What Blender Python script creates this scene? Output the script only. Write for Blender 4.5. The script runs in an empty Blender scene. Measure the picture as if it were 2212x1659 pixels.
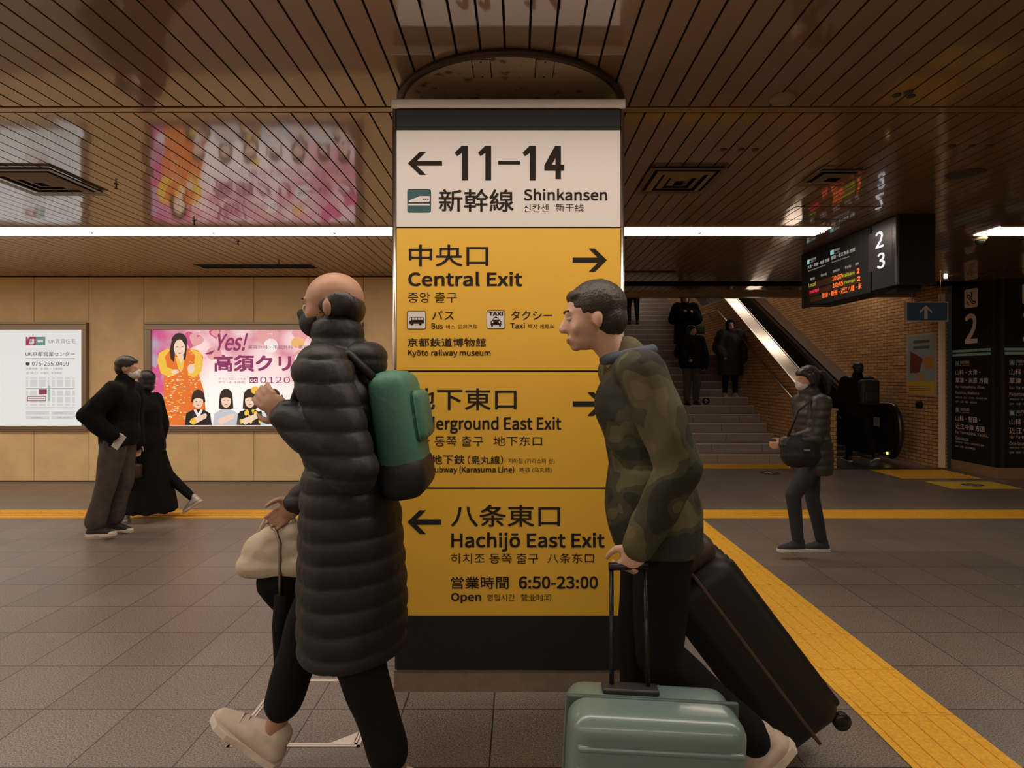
import bpy, bmesh, math, random, os
from mathutils import Vector, Matrix, Euler, noise
random.seed(7)
R = math.radians
D = bpy.data
SC = bpy.context.scene
COL = SC.collection
# ---------------------------------------------------------------- camera, world, lights, exposure
FPX, CX, CY, EYE = 1273.0, 1118.0, 812.0, 1.52
CEIL = 2.95
cd = D.cameras.new('camera'); cam = D.objects.new('camera', cd); COL.objects.link(cam)
cam.location = (0, 0, EYE); cam.rotation_euler = (R(90), 0, 0)
cd.sensor_width = 36.0; cd.lens = 36.0 * FPX / 2212.0
cd.shift_x = -(CX - 1106.0) / 2212.0; cd.shift_y = (CY - 829.5) / 2212.0
cd.clip_start = 0.05; cd.clip_end = 100
SC.camera = cam
w = D.worlds.new('world'); SC.world = w; w.use_nodes = True
w.node_tree.nodes['Background'].inputs[0].default_value = (0.9, 0.75, 0.6, 1)
w.node_tree.nodes['Background'].inputs[1].default_value = 0.01
SC.view_settings.view_transform = 'Standard'; SC.view_settings.look = 'None'
SC.view_settings.gamma = 1.0; SC.view_settings.use_curve_mapping = False
SC.view_settings.exposure = -0.15
SC.cycles.use_denoising = True
try: SC.cycles.denoiser = 'OPENIMAGEDENOISE'
except Exception: pass
SC.cycles.max_bounces = 6; SC.cycles.diffuse_bounces = 4; SC.cycles.glossy_bounces = 4
SC.cycles.sample_clamp_indirect = 6.0
LIGHT_COL = (1.0, 0.84, 0.70)
TUBE = 13.0            # emission of the fluorescent diffusers
AD = 1.0               # emission of the backlit advertisements
ROWS = [(1.98, -13.78, 3.02), (-1.85, -13.78, 3.02), (-5.68, -13.78, 3.02), (1.98, 4.63, 5.83), (-1.85, 4.63, 5.83)]   # light rows nearer than the frame shows: Y, X from, X to

# ---------------------------------------------------------------- helpers
def lin(c):
    if isinstance(c, str):
        c = [int(c[i:i+2], 16) for i in (0, 2, 4)]
    return tuple(((v/255)/12.92 if v/255 <= 0.04045 else ((v/255+0.055)/1.055)**2.4) for v in c)

MATS = {}
def mat(name, col, rough=0.6, metal=0.0, spec=0.5, var=0.0, vscale=8.0, bump=0.0, bscale=60.0, emit=0.0, coat=0.0, vcol=None, aniso=None):
    if name in MATS: return MATS[name]
    m = D.materials.new(name); m.use_nodes = True; nt = m.node_tree; b = nt.nodes['Principled BSDF']
    c = lin(col) if isinstance(col, str) else col
    b.inputs['Base Color'].default_value = (*c, 1)
    b.inputs['Roughness'].default_value = rough; b.inputs['Metallic'].default_value = metal
    b.inputs['Specular IOR Level'].default_value = spec
    if coat: b.inputs['Coat Weight'].default_value = coat; b.inputs['Coat Roughness'].default_value = 0.1
    if emit:
        b.inputs['Emission Color'].default_value = (*c, 1); b.inputs['Emission Strength'].default_value = emit
    if var or bump:
        tc = nt.nodes.new('ShaderNodeTexCoord')
    if var:
        n = nt.nodes.new('ShaderNodeTexNoise'); n.inputs['Scale'].default_value = vscale; n.inputs['Detail'].default_value = 5
        nt.links.new(tc.outputs['Object'], n.inputs['Vector'])
        mx = nt.nodes.new('ShaderNodeMix'); mx.data_type = 'RGBA'
        d = lin(vcol) if vcol else tuple(v*(1-var) for v in c)
        mx.inputs[6].default_value = (*d, 1); mx.inputs[7].default_value = (*(min(1, v*(1+var*0.6)) for v in c), 1) if not vcol else (*c, 1)
        rr = nt.nodes.new('ShaderNodeValToRGB'); rr.color_ramp.elements[0].position = 0.35; rr.color_ramp.elements[1].position = 0.65
        nt.links.new(n.outputs['Fac'], rr.inputs['Fac']); nt.links.new(rr.outputs['Color'], mx.inputs[0])
        nt.links.new(mx.outputs[2], b.inputs['Base Color'])
    if bump:
        n2 = nt.nodes.new('ShaderNodeTexNoise'); n2.inputs['Scale'].default_value = bscale; n2.inputs['Detail'].default_value = 4
        if aniso:
            mp = nt.nodes.new('ShaderNodeMapping'); mp.inputs['Scale'].default_value = aniso
            nt.links.new(tc.outputs['Object'], mp.inputs['Vector']); nt.links.new(mp.outputs['Vector'], n2.inputs['Vector'])
        else: nt.links.new(tc.outputs['Object'], n2.inputs['Vector'])
        bp = nt.nodes.new('ShaderNodeBump'); bp.inputs['Strength'].default_value = bump; bp.inputs['Distance'].default_value = 0.01
        nt.links.new(n2.outputs['Fac'], bp.inputs['Height']); nt.links.new(bp.outputs['Normal'], b.inputs['Normal'])
    MATS[name] = m
    return m

def emis(name, col, strength):
    if name in MATS: return MATS[name]
    m = D.materials.new(name); m.use_nodes = True; nt = m.node_tree; b = nt.nodes['Principled BSDF']
    c = lin(col) if isinstance(col, str) else col
    b.inputs['Base Color'].default_value = (*[v*0.25 for v in c], 1); b.inputs['Roughness'].default_value = 0.5
    b.inputs['Emission Color'].default_value = (*c, 1); b.inputs['Emission Strength'].default_value = strength
    MATS[name] = m
    return m

def tag(o, label=None, cat=None, group=None, kind=None):
    if label: o['label'] = label
    if cat: o['category'] = cat
    if group: o['group'] = group
    if kind: o['kind'] = kind
    return o

def empty(name, loc, label=None, cat=None, group=None, rz=0.0):
    o = D.objects.new(name, None); COL.objects.link(o); o.location = loc; o.rotation_euler = (0, 0, rz)
    o.empty_display_size = 0.1
    return tag(o, label, cat, group)

class MB:
    """collects shapes (world coordinates) in one mesh with material slots"""
    def __init__(s): s.v = []; s.f = []; s.mi = []; s.mats = []; s.cur = 0; s.smooth = []; s.sm = False
    def m(s, material, smooth=False):
        if material not in s.mats: s.mats.append(material)
        s.cur = s.mats.index(material); s.sm = smooth; return s
    def add(s, vs, fs):
        b = len(s.v); s.v += [tuple(v) for v in vs]
        for f in fs:
            s.f.append([b+i for i in f]); s.mi.append(s.cur); s.smooth.append(s.sm)
        return s
    def quad(s, a, b, c, d): return s.add([a, b, c, d], [(0, 1, 2, 3)])
    def box(s, x0, x1, y0, y1, z0, z1, M=None):
        vs = [Vector((x, y, z)) for x in (x0, x1) for y in (y0, y1) for z in (z0, z1)]
        if M is not None: vs = [M @ v for v in vs]
        return s.add(vs, [(0, 1, 3, 2), (4, 6, 7, 5), (0, 4, 5, 1), (2, 3, 7, 6), (0, 2, 6, 4), (1, 5, 7, 3)])
    def prism(s, pts, d, M=None):
        """polygon pts (3D) extruded by vector d"""
        n = len(pts); d = Vector(d); a = [Vector(p) for p in pts]; b = [p + d for p in a]
        vs = a + b
        if M is not None: vs = [M @ v for v in vs]
        return s.add(vs, [tuple(range(n))[::-1], tuple(range(n, 2*n))] + [(i, (i+1) % n, n+(i+1) % n, n+i) for i in range(n)])
    def tube(s, pts, r, n=8, closed=False, cap=True):
        pts = [Vector(p) for p in pts]; m_ = len(pts); vs = []; prev = None
        for i, p in enumerate(pts):
            if closed: t = (pts[(i+1) % m_] - pts[i-1])
            else: t = (pts[min(i+1, m_-1)] - pts[max(i-1, 0)])
            t.normalize()
            if prev is None:
                a = t.orthogonal().normalized()
            else:
                a = (prev - t*prev.dot(t)); a = a.normalized() if a.length > 1e-6 else t.orthogonal().normalized()
            prev = a; b = t.cross(a)
            rr = r[i] if isinstance(r, (list, tuple)) else r
            for k in range(n):
                an = 2*math.pi*k/n; vs.append(p + (a*math.cos(an) + b*math.sin(an))*rr)
        fs = []
        for i in range(m_ if closed else m_-1):
            j = (i+1) % m_
            for k in range(n): fs.append((i*n+k, i*n+(k+1) % n, j*n+(k+1) % n, j*n+k))
        if cap and not closed: fs += [tuple(range(n))[::-1], tuple((m_-1)*n+k for k in range(n))]
        return s.add(vs, fs)
    def lathe(s, c, prof, n=24, axis='z', M=None):
        """prof: list (r, h)"""
        vs = []
        for (r, h) in prof:
            for k in range(n):
                a = 2*math.pi*k/n
                p = {'z': Vector((r*math.cos(a), r*math.sin(a), h)), 'y': Vector((r*math.cos(a), h, r*math.sin(a))), 'x': Vector((h, r*math.cos(a), r*math.sin(a)))}[axis]
                if M is not None: p = M @ p
                vs.append(Vector(c) + p)
        fs = []
        for i in range(len(prof)-1):
            for k in range(n): fs.append((i*n+k, i*n+(k+1) % n, (i+1)*n+(k+1) % n, (i+1)*n+k))
        fs += [tuple(range(n))[::-1], tuple((len(prof)-1)*n+k for k in range(n))]
        return s.add(vs, fs)
    def build(s, name, parent=None, bevel=0.0, fixn=True, **props):
        me = D.meshes.new(name); me.from_pydata(s.v, [], s.f)
        for m_ in s.mats: me.materials.append(m_)
        me.polygons.foreach_set('material_index', s.mi)
        me.polygons.foreach_set('use_smooth', s.smooth)
        if fixn:
            bm = bmesh.new(); bm.from_mesh(me); bmesh.ops.recalc_face_normals(bm, faces=bm.faces); bm.to_mesh(me); bm.free()
        me.update()
        o = D.objects.new(name, me); COL.objects.link(o)
        if parent is not None:
            o.parent = parent; bake_local(o, parent)
        if bevel:
            md = o.modifiers.new('bevel', 'BEVEL'); md.width = bevel; md.segments = 2; md.limit_method = 'ANGLE'; md.angle_limit = R(40)
        tag(o, **props); return o

def root_mat(p):
    M = Matrix.Identity(4)
    while p is not None:
        M = Matrix.LocRotScale(p.location, p.rotation_euler, p.scale) @ M; p = p.parent
    return M
def bake_local(o, parent):
    o.data.transform(root_mat(parent).inverted())

def ray(px, py, Y): return Vector(((px-CX)/FPX*Y, Y, EYE-(py-CY)/FPX*Y))

class Frame:
    """a flat surface: origin, right and up directions (unit); uv() turns a place seen in the photo into metres on it"""
    def __init__(s, o, u, v):
        s.o = Vector(o); s.u = Vector(u).normalized(); s.v = Vector(v).normalized(); s.n = s.u.cross(s.v)
        if s.n.dot(Vector((0, 0, EYE)) - s.o) < 0: s.n = -s.n
    def uv(s, px, py):
        d = Vector(((px-CX)/FPX, 1, -(py-CY)/FPX)); c = Vector((0, 0, EYE))
        t = (s.o - c).dot(s.n)/d.dot(s.n); p = c + d*t - s.o
        return (p.dot(s.u), p.dot(s.v))
    def p(s, u, v, e=0.0): return s.o + s.u*u + s.v*v + s.n*e

FONT = None
try:
    fp = os.path.join(bpy.utils.system_resource('DATAFILES'), 'fonts', 'Noto Sans CJK Regular.woff2')
    FONT = D.fonts.load(fp)
except Exception: FONT = None
TCACHE = {}
def text_geo(body, bold=0.0, res=3):
    k = (body, bold, res)
    if k in TCACHE: return TCACHE[k]
    c = D.curves.new('t', 'FONT'); c.body = body; c.resolution_u = res; c.size = 1.0
    if FONT and all(ord(ch) < 0x250 for ch in body): c.font = FONT
    o = D.objects.new('t', c)
    try:
        me = o.to_mesh(); vs = [v.co.copy() for v in me.vertices]; fs = [tuple(p.vertices) for p in me.polygons]
        if not vs: raise RuntimeError
        o.to_mesh_clear()
    except Exception:
        COL.objects.link(o); dg = bpy.context.evaluated_depsgraph_get(); dg.update()
        me = D.meshes.new_from_object(o.evaluated_get(dg)); vs = [v.co.copy() for v in me.vertices]; fs = [tuple(p.vertices) for p in me.polygons]
        D.meshes.remove(me)
    D.objects.remove(o); D.curves.remove(c)
    if vs:
        x0 = min(v.x for v in vs); x1 = max(v.x for v in vs); y0 = min(v.y for v in vs); y1 = max(v.y for v in vs)
    else: x0 = y0 = 0; x1 = y1 = 1
    if bold and vs:        # heavier strokes: the outline laid down again around itself
        n = len(vs); base = list(vs); bf = list(fs); vs = []; fs = []
        for q in range(4):
            dx, dy = bold*0.8*math.cos(R(45+90*q)), bold*0.8*math.sin(R(45+90*q))
            vs += [Vector((v.x+dx, v.y+dy, q*1.2e-4)) for v in base]; fs += [tuple(i+q*n for i in f) for f in bf]
        x0 -= bold; x1 += bold; y0 -= bold; y1 += bold
    TCACHE[k] = (vs, fs, x0, x1, y0, y1)
    return TCACHE[k]

class Art(MB):
    """flat print on a Frame; coordinates are photo pixels (px=True) or metres on the surface"""
    def __init__(s, fr, e=0.0015, px=True): super().__init__(); s.fr = fr; s.e = e; s.px = px
    def c(s, p): return s.fr.uv(*p) if s.px else p
    def text(s, body, x0, y0, x1, y1, material, bold=0.0, res=3, shear=0.0, e=0.0):
        s.m(material)
        u0, va = s.c((x0, y0)); u1, vb = s.c((x1, y1))
        vs, fs, a0, a1, b0, b1 = text_geo(body, bold, res)
        lo, hi = min(va, vb), max(va, vb)
        sx = (u1-u0)/max(a1-a0, 1e-6); sy = (hi-lo)/max(b1-b0, 1e-6)
        out = [s.fr.p(u0+(v.x-a0)*sx + shear*(v.y-b0)*sy, lo+(v.y-b0)*sy, s.e+e+v.z) for v in vs]
        return s.add(out, fs)
    def poly(s, pts, material, e=0.0):
        s.m(material); q = [s.fr.p(*s.c(p), s.e+e) for p in pts]
        return s.add(q, [tuple(range(len(q)))])
    def rect(s, x0, y0, x1, y1, material, e=0.0):
        a = s.c((x0, y0)); b = s.c((x1, y1)); s.m(material)
        return s.add([s.fr.p(u, v, s.e+e) for u, v in ((a[0], a[1]), (b[0], a[1]), (b[0], b[1]), (a[0], b[1]))], [(0, 1, 2, 3)])
    def rrect(s, x0, y0, x1, y1, r, material, e=0.0):
        a = s.c((x0, y0)); b = s.c((x1, y1)); U0, U1 = sorted((a[0], b[0])); V0, V1 = sorted((a[1], b[1])); pts = []
        for (cx, cy, st) in ((U1-r, V1-r, 0), (U0+r, V1-r, 90), (U0+r, V0+r, 180), (U1-r, V0+r, 270)):
            for k in range(5): an = R(st+22.5*k); pts.append((cx+r*math.cos(an), cy+r*math.sin(an)))
        s.m(material)
        return s.add([s.fr.p(u, v, s.e+e) for u, v in pts], [tuple(range(len(pts)))])
    def ell(s, cx, cy, rx, ry, material, e=0.0, n=20, a0=0, a1=360):
        return s.poly([(cx+rx*math.cos(R(a0+(a1-a0)*k/n)), cy+ry*math.sin(R(a0+(a1-a0)*k/n))) for k in range(n)], material, e)
    def arrow(s, x0, y0, x1, y1, way, material, th=0.16, e=0.0):
        """arrow with a 90 degree open head inside the box; way is left, right, up"""
        h = (y1-y0); w_ = (x1-x0); t = th
        if way in ('right', 'left'):
            tt = h*t/2; cy = (y0+y1)/2
            q = lambda x: x if way == 'right' else x0+x1-x
            s.poly([(q(x0), cy-tt), (q(x1-h*0.2), cy-tt), (q(x1-h*0.2), cy+tt), (q(x0), cy+tt)], material, e)
            s.poly([(q(x1), cy), (q(x1-h/2-h*0.02), y0), (q(x1-h/2-h*0.29), y0), (q(x1-h*0.29), cy)], material, e+0.0002)
            s.poly([(q(x1), cy), (q(x1-h*0.29), cy), (q(x1-h/2-h*0.29), y1), (q(x1-h/2-h*0.02), y1)], material, e+0.0002)
        else:
            tt = w_*t/2; cx = (x0+x1)/2
            g = 1 if y1 > y0 else -1; s.poly([(cx-tt, y0+g*w_*0.12), (cx+tt, y0+g*w_*0.12), (cx+tt, y1), (cx-tt, y1)], material, e); w2 = w_*g
            s.poly([(cx, y0), (x0, y0+w2/2), (x0, y0+w2/2+w2*0.2), (cx, y0+w2*0.2)], material, e+0.0002)
            s.poly([(cx, y0), (cx, y0+w2*0.2), (x1, y0+w2/2+w2*0.2), (x1, y0+w2/2)], material, e+0.0002)

# ---------------------------------------------------------------- procedural surfaces
def nodes(name):
    m = D.materials.new(name); m.use_nodes = True; MATS[name] = m
    return m, m.node_tree, m.node_tree.nodes['Principled BSDF']

def math_node(nt, op, a, b=None):
    n = nt.nodes.new('ShaderNodeMath'); n.operation = op
    for i, v in enumerate((a, b)):
        if v is None: continue
        if isinstance(v, (int, float)): n.inputs[i].default_value = v
        else: nt.links.new(v, n.inputs[i])
    return n.outputs[0]

def floor_material():
    m, nt, b = nodes('granite_floor'); L = nt.links
    g = nt.nodes.new('ShaderNodeNewGeometry'); sp = nt.nodes.new('ShaderNodeSeparateXYZ'); L.new(g.outputs['Position'], sp.inputs[0])
    def joint(sock, off, pitch, half):
        a = math_node(nt, 'SUBTRACT', sock, off-100*pitch); a = math_node(nt, 'DIVIDE', a, pitch)
        f = math_node(nt, 'FRACT', a); d = math_node(nt, 'ABSOLUTE', math_node(nt, 'SUBTRACT', f, 0.5))
        return math_node(nt, 'GREATER_THAN', d, 0.5-half/pitch), math_node(nt, 'FLOOR', a)
    jx, ix = joint(sp.outputs[0], -0.11, 0.41, 0.003); jy, iy = joint(sp.outputs[1], 2.687, 0.4, 0.003)
    j = math_node(nt, 'MAXIMUM', jx, jy)
    cid = nt.nodes.new('ShaderNodeCombineXYZ'); L.new(ix, cid.inputs[0]); L.new(iy, cid.inputs[1])
    wn = nt.nodes.new('ShaderNodeTexWhiteNoise'); L.new(cid.outputs[0], wn.inputs['Vector'])
    n1 = nt.nodes.new('ShaderNodeTexNoise'); n1.inputs['Scale'].default_value = 160; n1.inputs['Detail'].default_value = 3; L.new(g.outputs['Position'], n1.inputs['Vector'])
    n2 = nt.nodes.new('ShaderNodeTexNoise'); n2.inputs['Scale'].default_value = 1.3; n2.inputs['Detail'].default_value = 3; L.new(g.outputs['Position'], n2.inputs['Vector'])
    r = nt.nodes.new('ShaderNodeValToRGB'); e = r.color_ramp.elements
    e[0].position = 0.34; e[0].color = (0.05, 0.043, 0.037, 1); e[1].position = 0.64; e[1].color = (0.31, 0.255, 0.215, 1); L.new(n1.outputs['Fac'], r.inputs[0])
    k = math_node(nt, 'ADD', math_node(nt, 'MULTIPLY', wn.outputs['Value'], 0.16), 0.86)
    k = math_node(nt, 'MULTIPLY', k, math_node(nt, 'ADD', math_node(nt, 'MULTIPLY', n2.outputs['Fac'], 0.4), 0.8))
    k = math_node(nt, 'MULTIPLY', k, math_node(nt, 'SUBTRACT', 1.0, math_node(nt, 'MULTIPLY', j, 0.9)))
    mx = nt.nodes.new('ShaderNodeVectorMath'); mx.operation = 'SCALE'; L.new(r.outputs[0], mx.inputs[0]); L.new(k, mx.inputs['Scale'])
    L.new(mx.outputs[0], b.inputs['Base Color'])
    rr = math_node(nt, 'ADD', math_node(nt, 'MULTIPLY', n1.outputs['Fac'], 0.12), 0.30); L.new(rr, b.inputs['Roughness'])
    bp = nt.nodes.new('ShaderNodeBump'); bp.inputs['Strength'].default_value = 0.25; bp.inputs['Distance'].default_value = 0.003
    L.new(math_node(nt, 'SUBTRACT', math_node(nt, 'MULTIPLY', n1.outputs['Fac'], 0.25), j), bp.inputs['Height']); L.new(bp.outputs[0], b.inputs['Normal'])
    return m

def brick_material(name, axis, c1, c2, mortar, bw=0.2, bh=0.061):
    m, nt, b = nodes(name); L = nt.links
    g = nt.nodes.new('ShaderNodeNewGeometry'); sp = nt.nodes.new('ShaderNodeSeparateXYZ'); L.new(g.outputs['Position'], sp.inputs[0])
    cb = nt.nodes.new('ShaderNodeCombineXYZ'); L.new(sp.outputs[axis], cb.inputs[0]); L.new(sp.outputs[2], cb.inputs[1])
    t = nt.nodes.new('ShaderNodeTexBrick'); L.new(cb.outputs[0], t.inputs['Vector'])
    t.inputs['Scale'].default_value = 1; t.inputs['Brick Width'].default_value = bw; t.inputs['Row Height'].default_value = bh
    t.inputs['Mortar Size'].default_value = 0.0048; t.inputs['Mortar Smooth'].default_value = 0.1; t.inputs['Bias'].default_value = 0
    t.inputs['Color1'].default_value = (*c1, 1); t.inputs['Color2'].default_value = (*c2, 1); t.inputs['Mortar'].default_value = (*mortar, 1)
    L.new(t.outputs['Color'], b.inputs['Base Color']); b.inputs['Roughness'].default_value = 0.45
    bp = nt.nodes.new('ShaderNodeBump'); bp.inputs['Strength'].default_value = 0.5; bp.inputs['Distance'].default_value = 0.004; bp.invert = True
    L.new(t.outputs['Fac'], bp.inputs['Height']); L.new(bp.outputs[0], b.inputs['Normal'])
    return m

FLOOR = floor_material()
BRICK_X = brick_material('tan_brick_side', 1, (0.66, 0.38, 0.17), (0.48, 0.27, 0.11), (0.03, 0.02, 0.012))
BRICK_Y = brick_material('tan_brick_front', 0, (0.60, 0.34, 0.12), (0.46, 0.25, 0.09), (0.03, 0.02, 0.012), bw=0.1)
SLAT = mat('bronze_enamel_slat', (0.25, 0.165, 0.092), 0.38, 0.25, 0.5, bump=0.03, bscale=5, aniso=(3.0, 0.5, 1), coat=1.0)
_b = SLAT.node_tree.nodes['Principled BSDF']; _b.inputs['Coat IOR'].default_value = 2.1; _b.inputs['Coat Roughness'].default_value = 0.06; _b.inputs['Coat Tint'].default_value = (1.0, 0.93, 0.84, 1)
SLAT.node_tree.links.new(next(n for n in SLAT.node_tree.nodes if n.type == 'BUMP').outputs[0], _b.inputs['Coat Normal'])
DARKGAP = mat('dark_gap', (0.012, 0.01, 0.008), 0.9, 0, 0.1)
STONE = mat('cream_wall_panel', (0.82, 0.60, 0.325), 0.5, 0, 0.4, var=0.08, vscale=3, bump=0.15, bscale=90)
STEEL = mat('brushed_steel', (0.55, 0.5, 0.45), 0.28, 1.0, 0.5, bump=0.04, bscale=200)
DSTEEL = mat('dull_bronze_frame', (0.30, 0.24, 0.18), 0.42, 0.85, 0.5)
BLACK = mat('black_panel', (0.013, 0.012, 0.011), 0.6, 0, 0.25)
YELLOW = mat('tactile_yellow', (0.80, 0.43, 0.035), 0.5, 0, 0.4, var=0.14, vscale=60)
WHITEP = mat('sign_white', (0.60, 0.565, 0.55), 0.45, 0, 0.4)
YELP = mat('sign_yellow', (0.66, 0.385, 0.04), 0.45, 0, 0.4)
INK = mat('sign_ink', (0.020, 0.016, 0.013), 0.75, 0, 0.12)

# ---------------------------------------------------------------- setting
LX, RX, BY = -13.8, 10.0, -8.0      # room limits
SX0, SX1 = 0.9, 4.72                # staircase from / to
ST0, TREAD, RISE = 10.24, 0.30, 0.155
EX1 = 6.9                           # brick wall beside the escalator
def build_setting():
    f = MB().m(FLOOR)
    f.quad((LX, BY, 0), (RX, BY, 0), (RX, 9.63, 0), (LX, 9.63, 0)); f.quad((SX0-0.3, 9.63, 0), (SX1, 9.63, 0), (SX1, 10.3, 0), (SX0-0.3, 10.3, 0))
    f.quad((SX1, 9.63, 0), (7.05, 9.63, 0), (7.05, 20, 0), (SX1, 20, 0))
    f.build('floor', kind='structure')
    c = MB().m(SLAT)
    p = 0.1071; n0 = int((LX + 1.2334)/p); n1 = int((RX + 1.2334)/p)
    rnd = random.Random(3)
    for n in range(n0, n1):
        xa = -1.2334+n*p+0.005; xb = xa+p-0.010
        for (ya, yb) in ((BY, 3.125), (3.205, 8.15), (8.17, 8.92), (9.38, 10.2)):
            t = rnd.uniform(-1, 1)*0.0004; q = rnd.uniform(-1, 1)*0.0008
            a = [Vector((xa, ya, CEIL+t)), Vector((xb, ya, CEIL-t)), Vector((xb, yb, CEIL-t+q)), Vector((xa, yb, CEIL+t+q))]
            up = Vector((0, 0, 0.012))
            c.add(a + [v+up for v in a], [(0, 1, 2, 3), (0, 3, 7, 4), (1, 5, 6, 2), (0, 4, 5, 1), (3, 2, 6, 7)])
    c.box(LX, RX, 3.14, 3.195, CEIL-0.001, CEIL+0.02)
    c.m(DARKGAP); c.box(LX, RX, BY, 8.93, CEIL+0.02, CEIL+0.05); c.box(LX, RX, 9.37, 10.2, CEIL+0.02, CEIL+0.05)
    c.box(LX, RX, 8.8, 9.5, CEIL+0.25, CEIL+0.3); c.box(LX, RX, 8.90, 8.92, CEIL+0.0, CEIL+0.25); c.box(LX, RX, 9.38, 9.40, CEIL+0.0, CEIL+0.25)
    c.build('ceiling', kind='structure', fixn=False)
    # left back wall, cream panels with dark joints
    wl = MB().m(DARKGAP); wl.box(LX, SX0, 8.50, 8.62, 0, CEIL+0.1); wl.m(STONE)
    x = -2.218
    while x-0.79 > LX: x -= 0.79
    while x < SX0:
        wl.box(x+0.0035, min(x+0.7865, SX0), 8.48, 8.5, 0.012, CEIL-0.01); x += 0.79
    wl.build('wall_back', kind='structure', bevel=0.002)
    MB().m(BRICK_X).box(SX0-0.2, SX0, 8.62, 20, 0, 7.9).build('wall_stairwell', kind='structure')
    MB().m(BRICK_X).box(EX1, EX1+0.12, 9.63, 20, 0, 7.9).build('wall_escalator', kind='structure')
    MB().m(STONE).box(SX0-0.2, EX1+0.12, 20, 20.1, 0, 7.9).build('wall_far', kind='structure')
    MB().m(STONE).box(LX-0.1, LX, BY, 8.6, 0, CEIL+0.1).build('wall_left', kind='structure')
    MB().m(STONE).box(RX, RX+0.1, BY, 9.7, 0, CEIL+0.1).build('wall_right', kind='structure')
    MB().m(STONE).box(LX, RX, BY-0.1, BY, 0, CEIL+0.1).build('wall_front', kind='structure')
    MB().m(mat('stair_ceiling', (0.2, 0.15, 0.1), 0.6)).prism([(SX0-0.2, 10.3, 3.7), (SX0-0.2, 20.1, 7.914), (SX0-0.2, 20.1, 8.0), (SX0-0.2, 10.3, 3.8)], (EX1+0.32-SX0, 0, 0)).build('ceiling', kind='structure')
    t = MB().m(mat('bronze_fascia', (0.33, 0.25, 0.17), 0.35, 0.8)); t.box(SX0-0.2, EX1+0.12, 10.2, 10.3, CEIL-0.065, 3.8); t.build('trim_1', kind='structure')
    MB().m(mat('corner_guard', (0.95, 0.80, 0.60), 0.4, 0.0)).box(EX1-0.01, EX1+0.045, 9.57, 9.65, 0.03, 2.86).build('trim_2', kind='structure')
    b = MB().m(mat('dark_skirting', (0.04, 0.033, 0.028), 0.5)); b.box(LX, SX0, 8.465, 8.48, 0, 0.012); b.build('baseboard_back', kind='structure')
    MB().m(DARKGAP).box(SX1, EX1, 9.60, 9.64, -0.01, 0.004).build('trim_3', kind='structure')

def tactile(x0, x1, y0, y1, along, label, ribs=5, tile=0.4, group='yellow tactile paving'):
    t = MB().m(YELLOW)
    if along == 'x':
        n = max(1, round((x1-x0)/tile)); dx = (x1-x0)/n
        for i in range(n):
            a = x0+i*dx; t.box(a+0.0015, a+dx-0.0015, y0, y1, 0, 0.003)
            for k in range(ribs):
                c = y0+(k+0.5)*(y1-y0)/ribs; t.box(a+0.012, a+dx-0.012, c-0.011, c+0.011, 0.003, 0.0075)
    elif along == 'y':
        n = max(1, round((y1-y0)/tile)); dy = (y1-y0)/n
        for i in range(n):
            a = y0+i*dy; t.box(x0, x1, a+0.0015, a+dy-0.0015, 0, 0.003)
            for k in range(ribs):
                c = x0+(k+0.5)*(x1-x0)/ribs; t.box(c-0.011, c+0.011, a+0.012, a+dy-0.012, 0.003, 0.0075)
    else:
        t.box(x0, x1, y0, y1, 0, 0.003)
        nx = int((x1-x0)/0.06); ny = int((y1-y0)/0.06)
        for i in range(nx):
            for j in range(ny):
                t.lathe((x0+(i+0.5)*(x1-x0)/nx, y0+(j+0.5)*(y1-y0)/ny, 0.003), [(0.013, 0), (0.009, 0.004)], n=6)
    return t.build('tactile_paving', label=label, cat='tactile paving')

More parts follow.
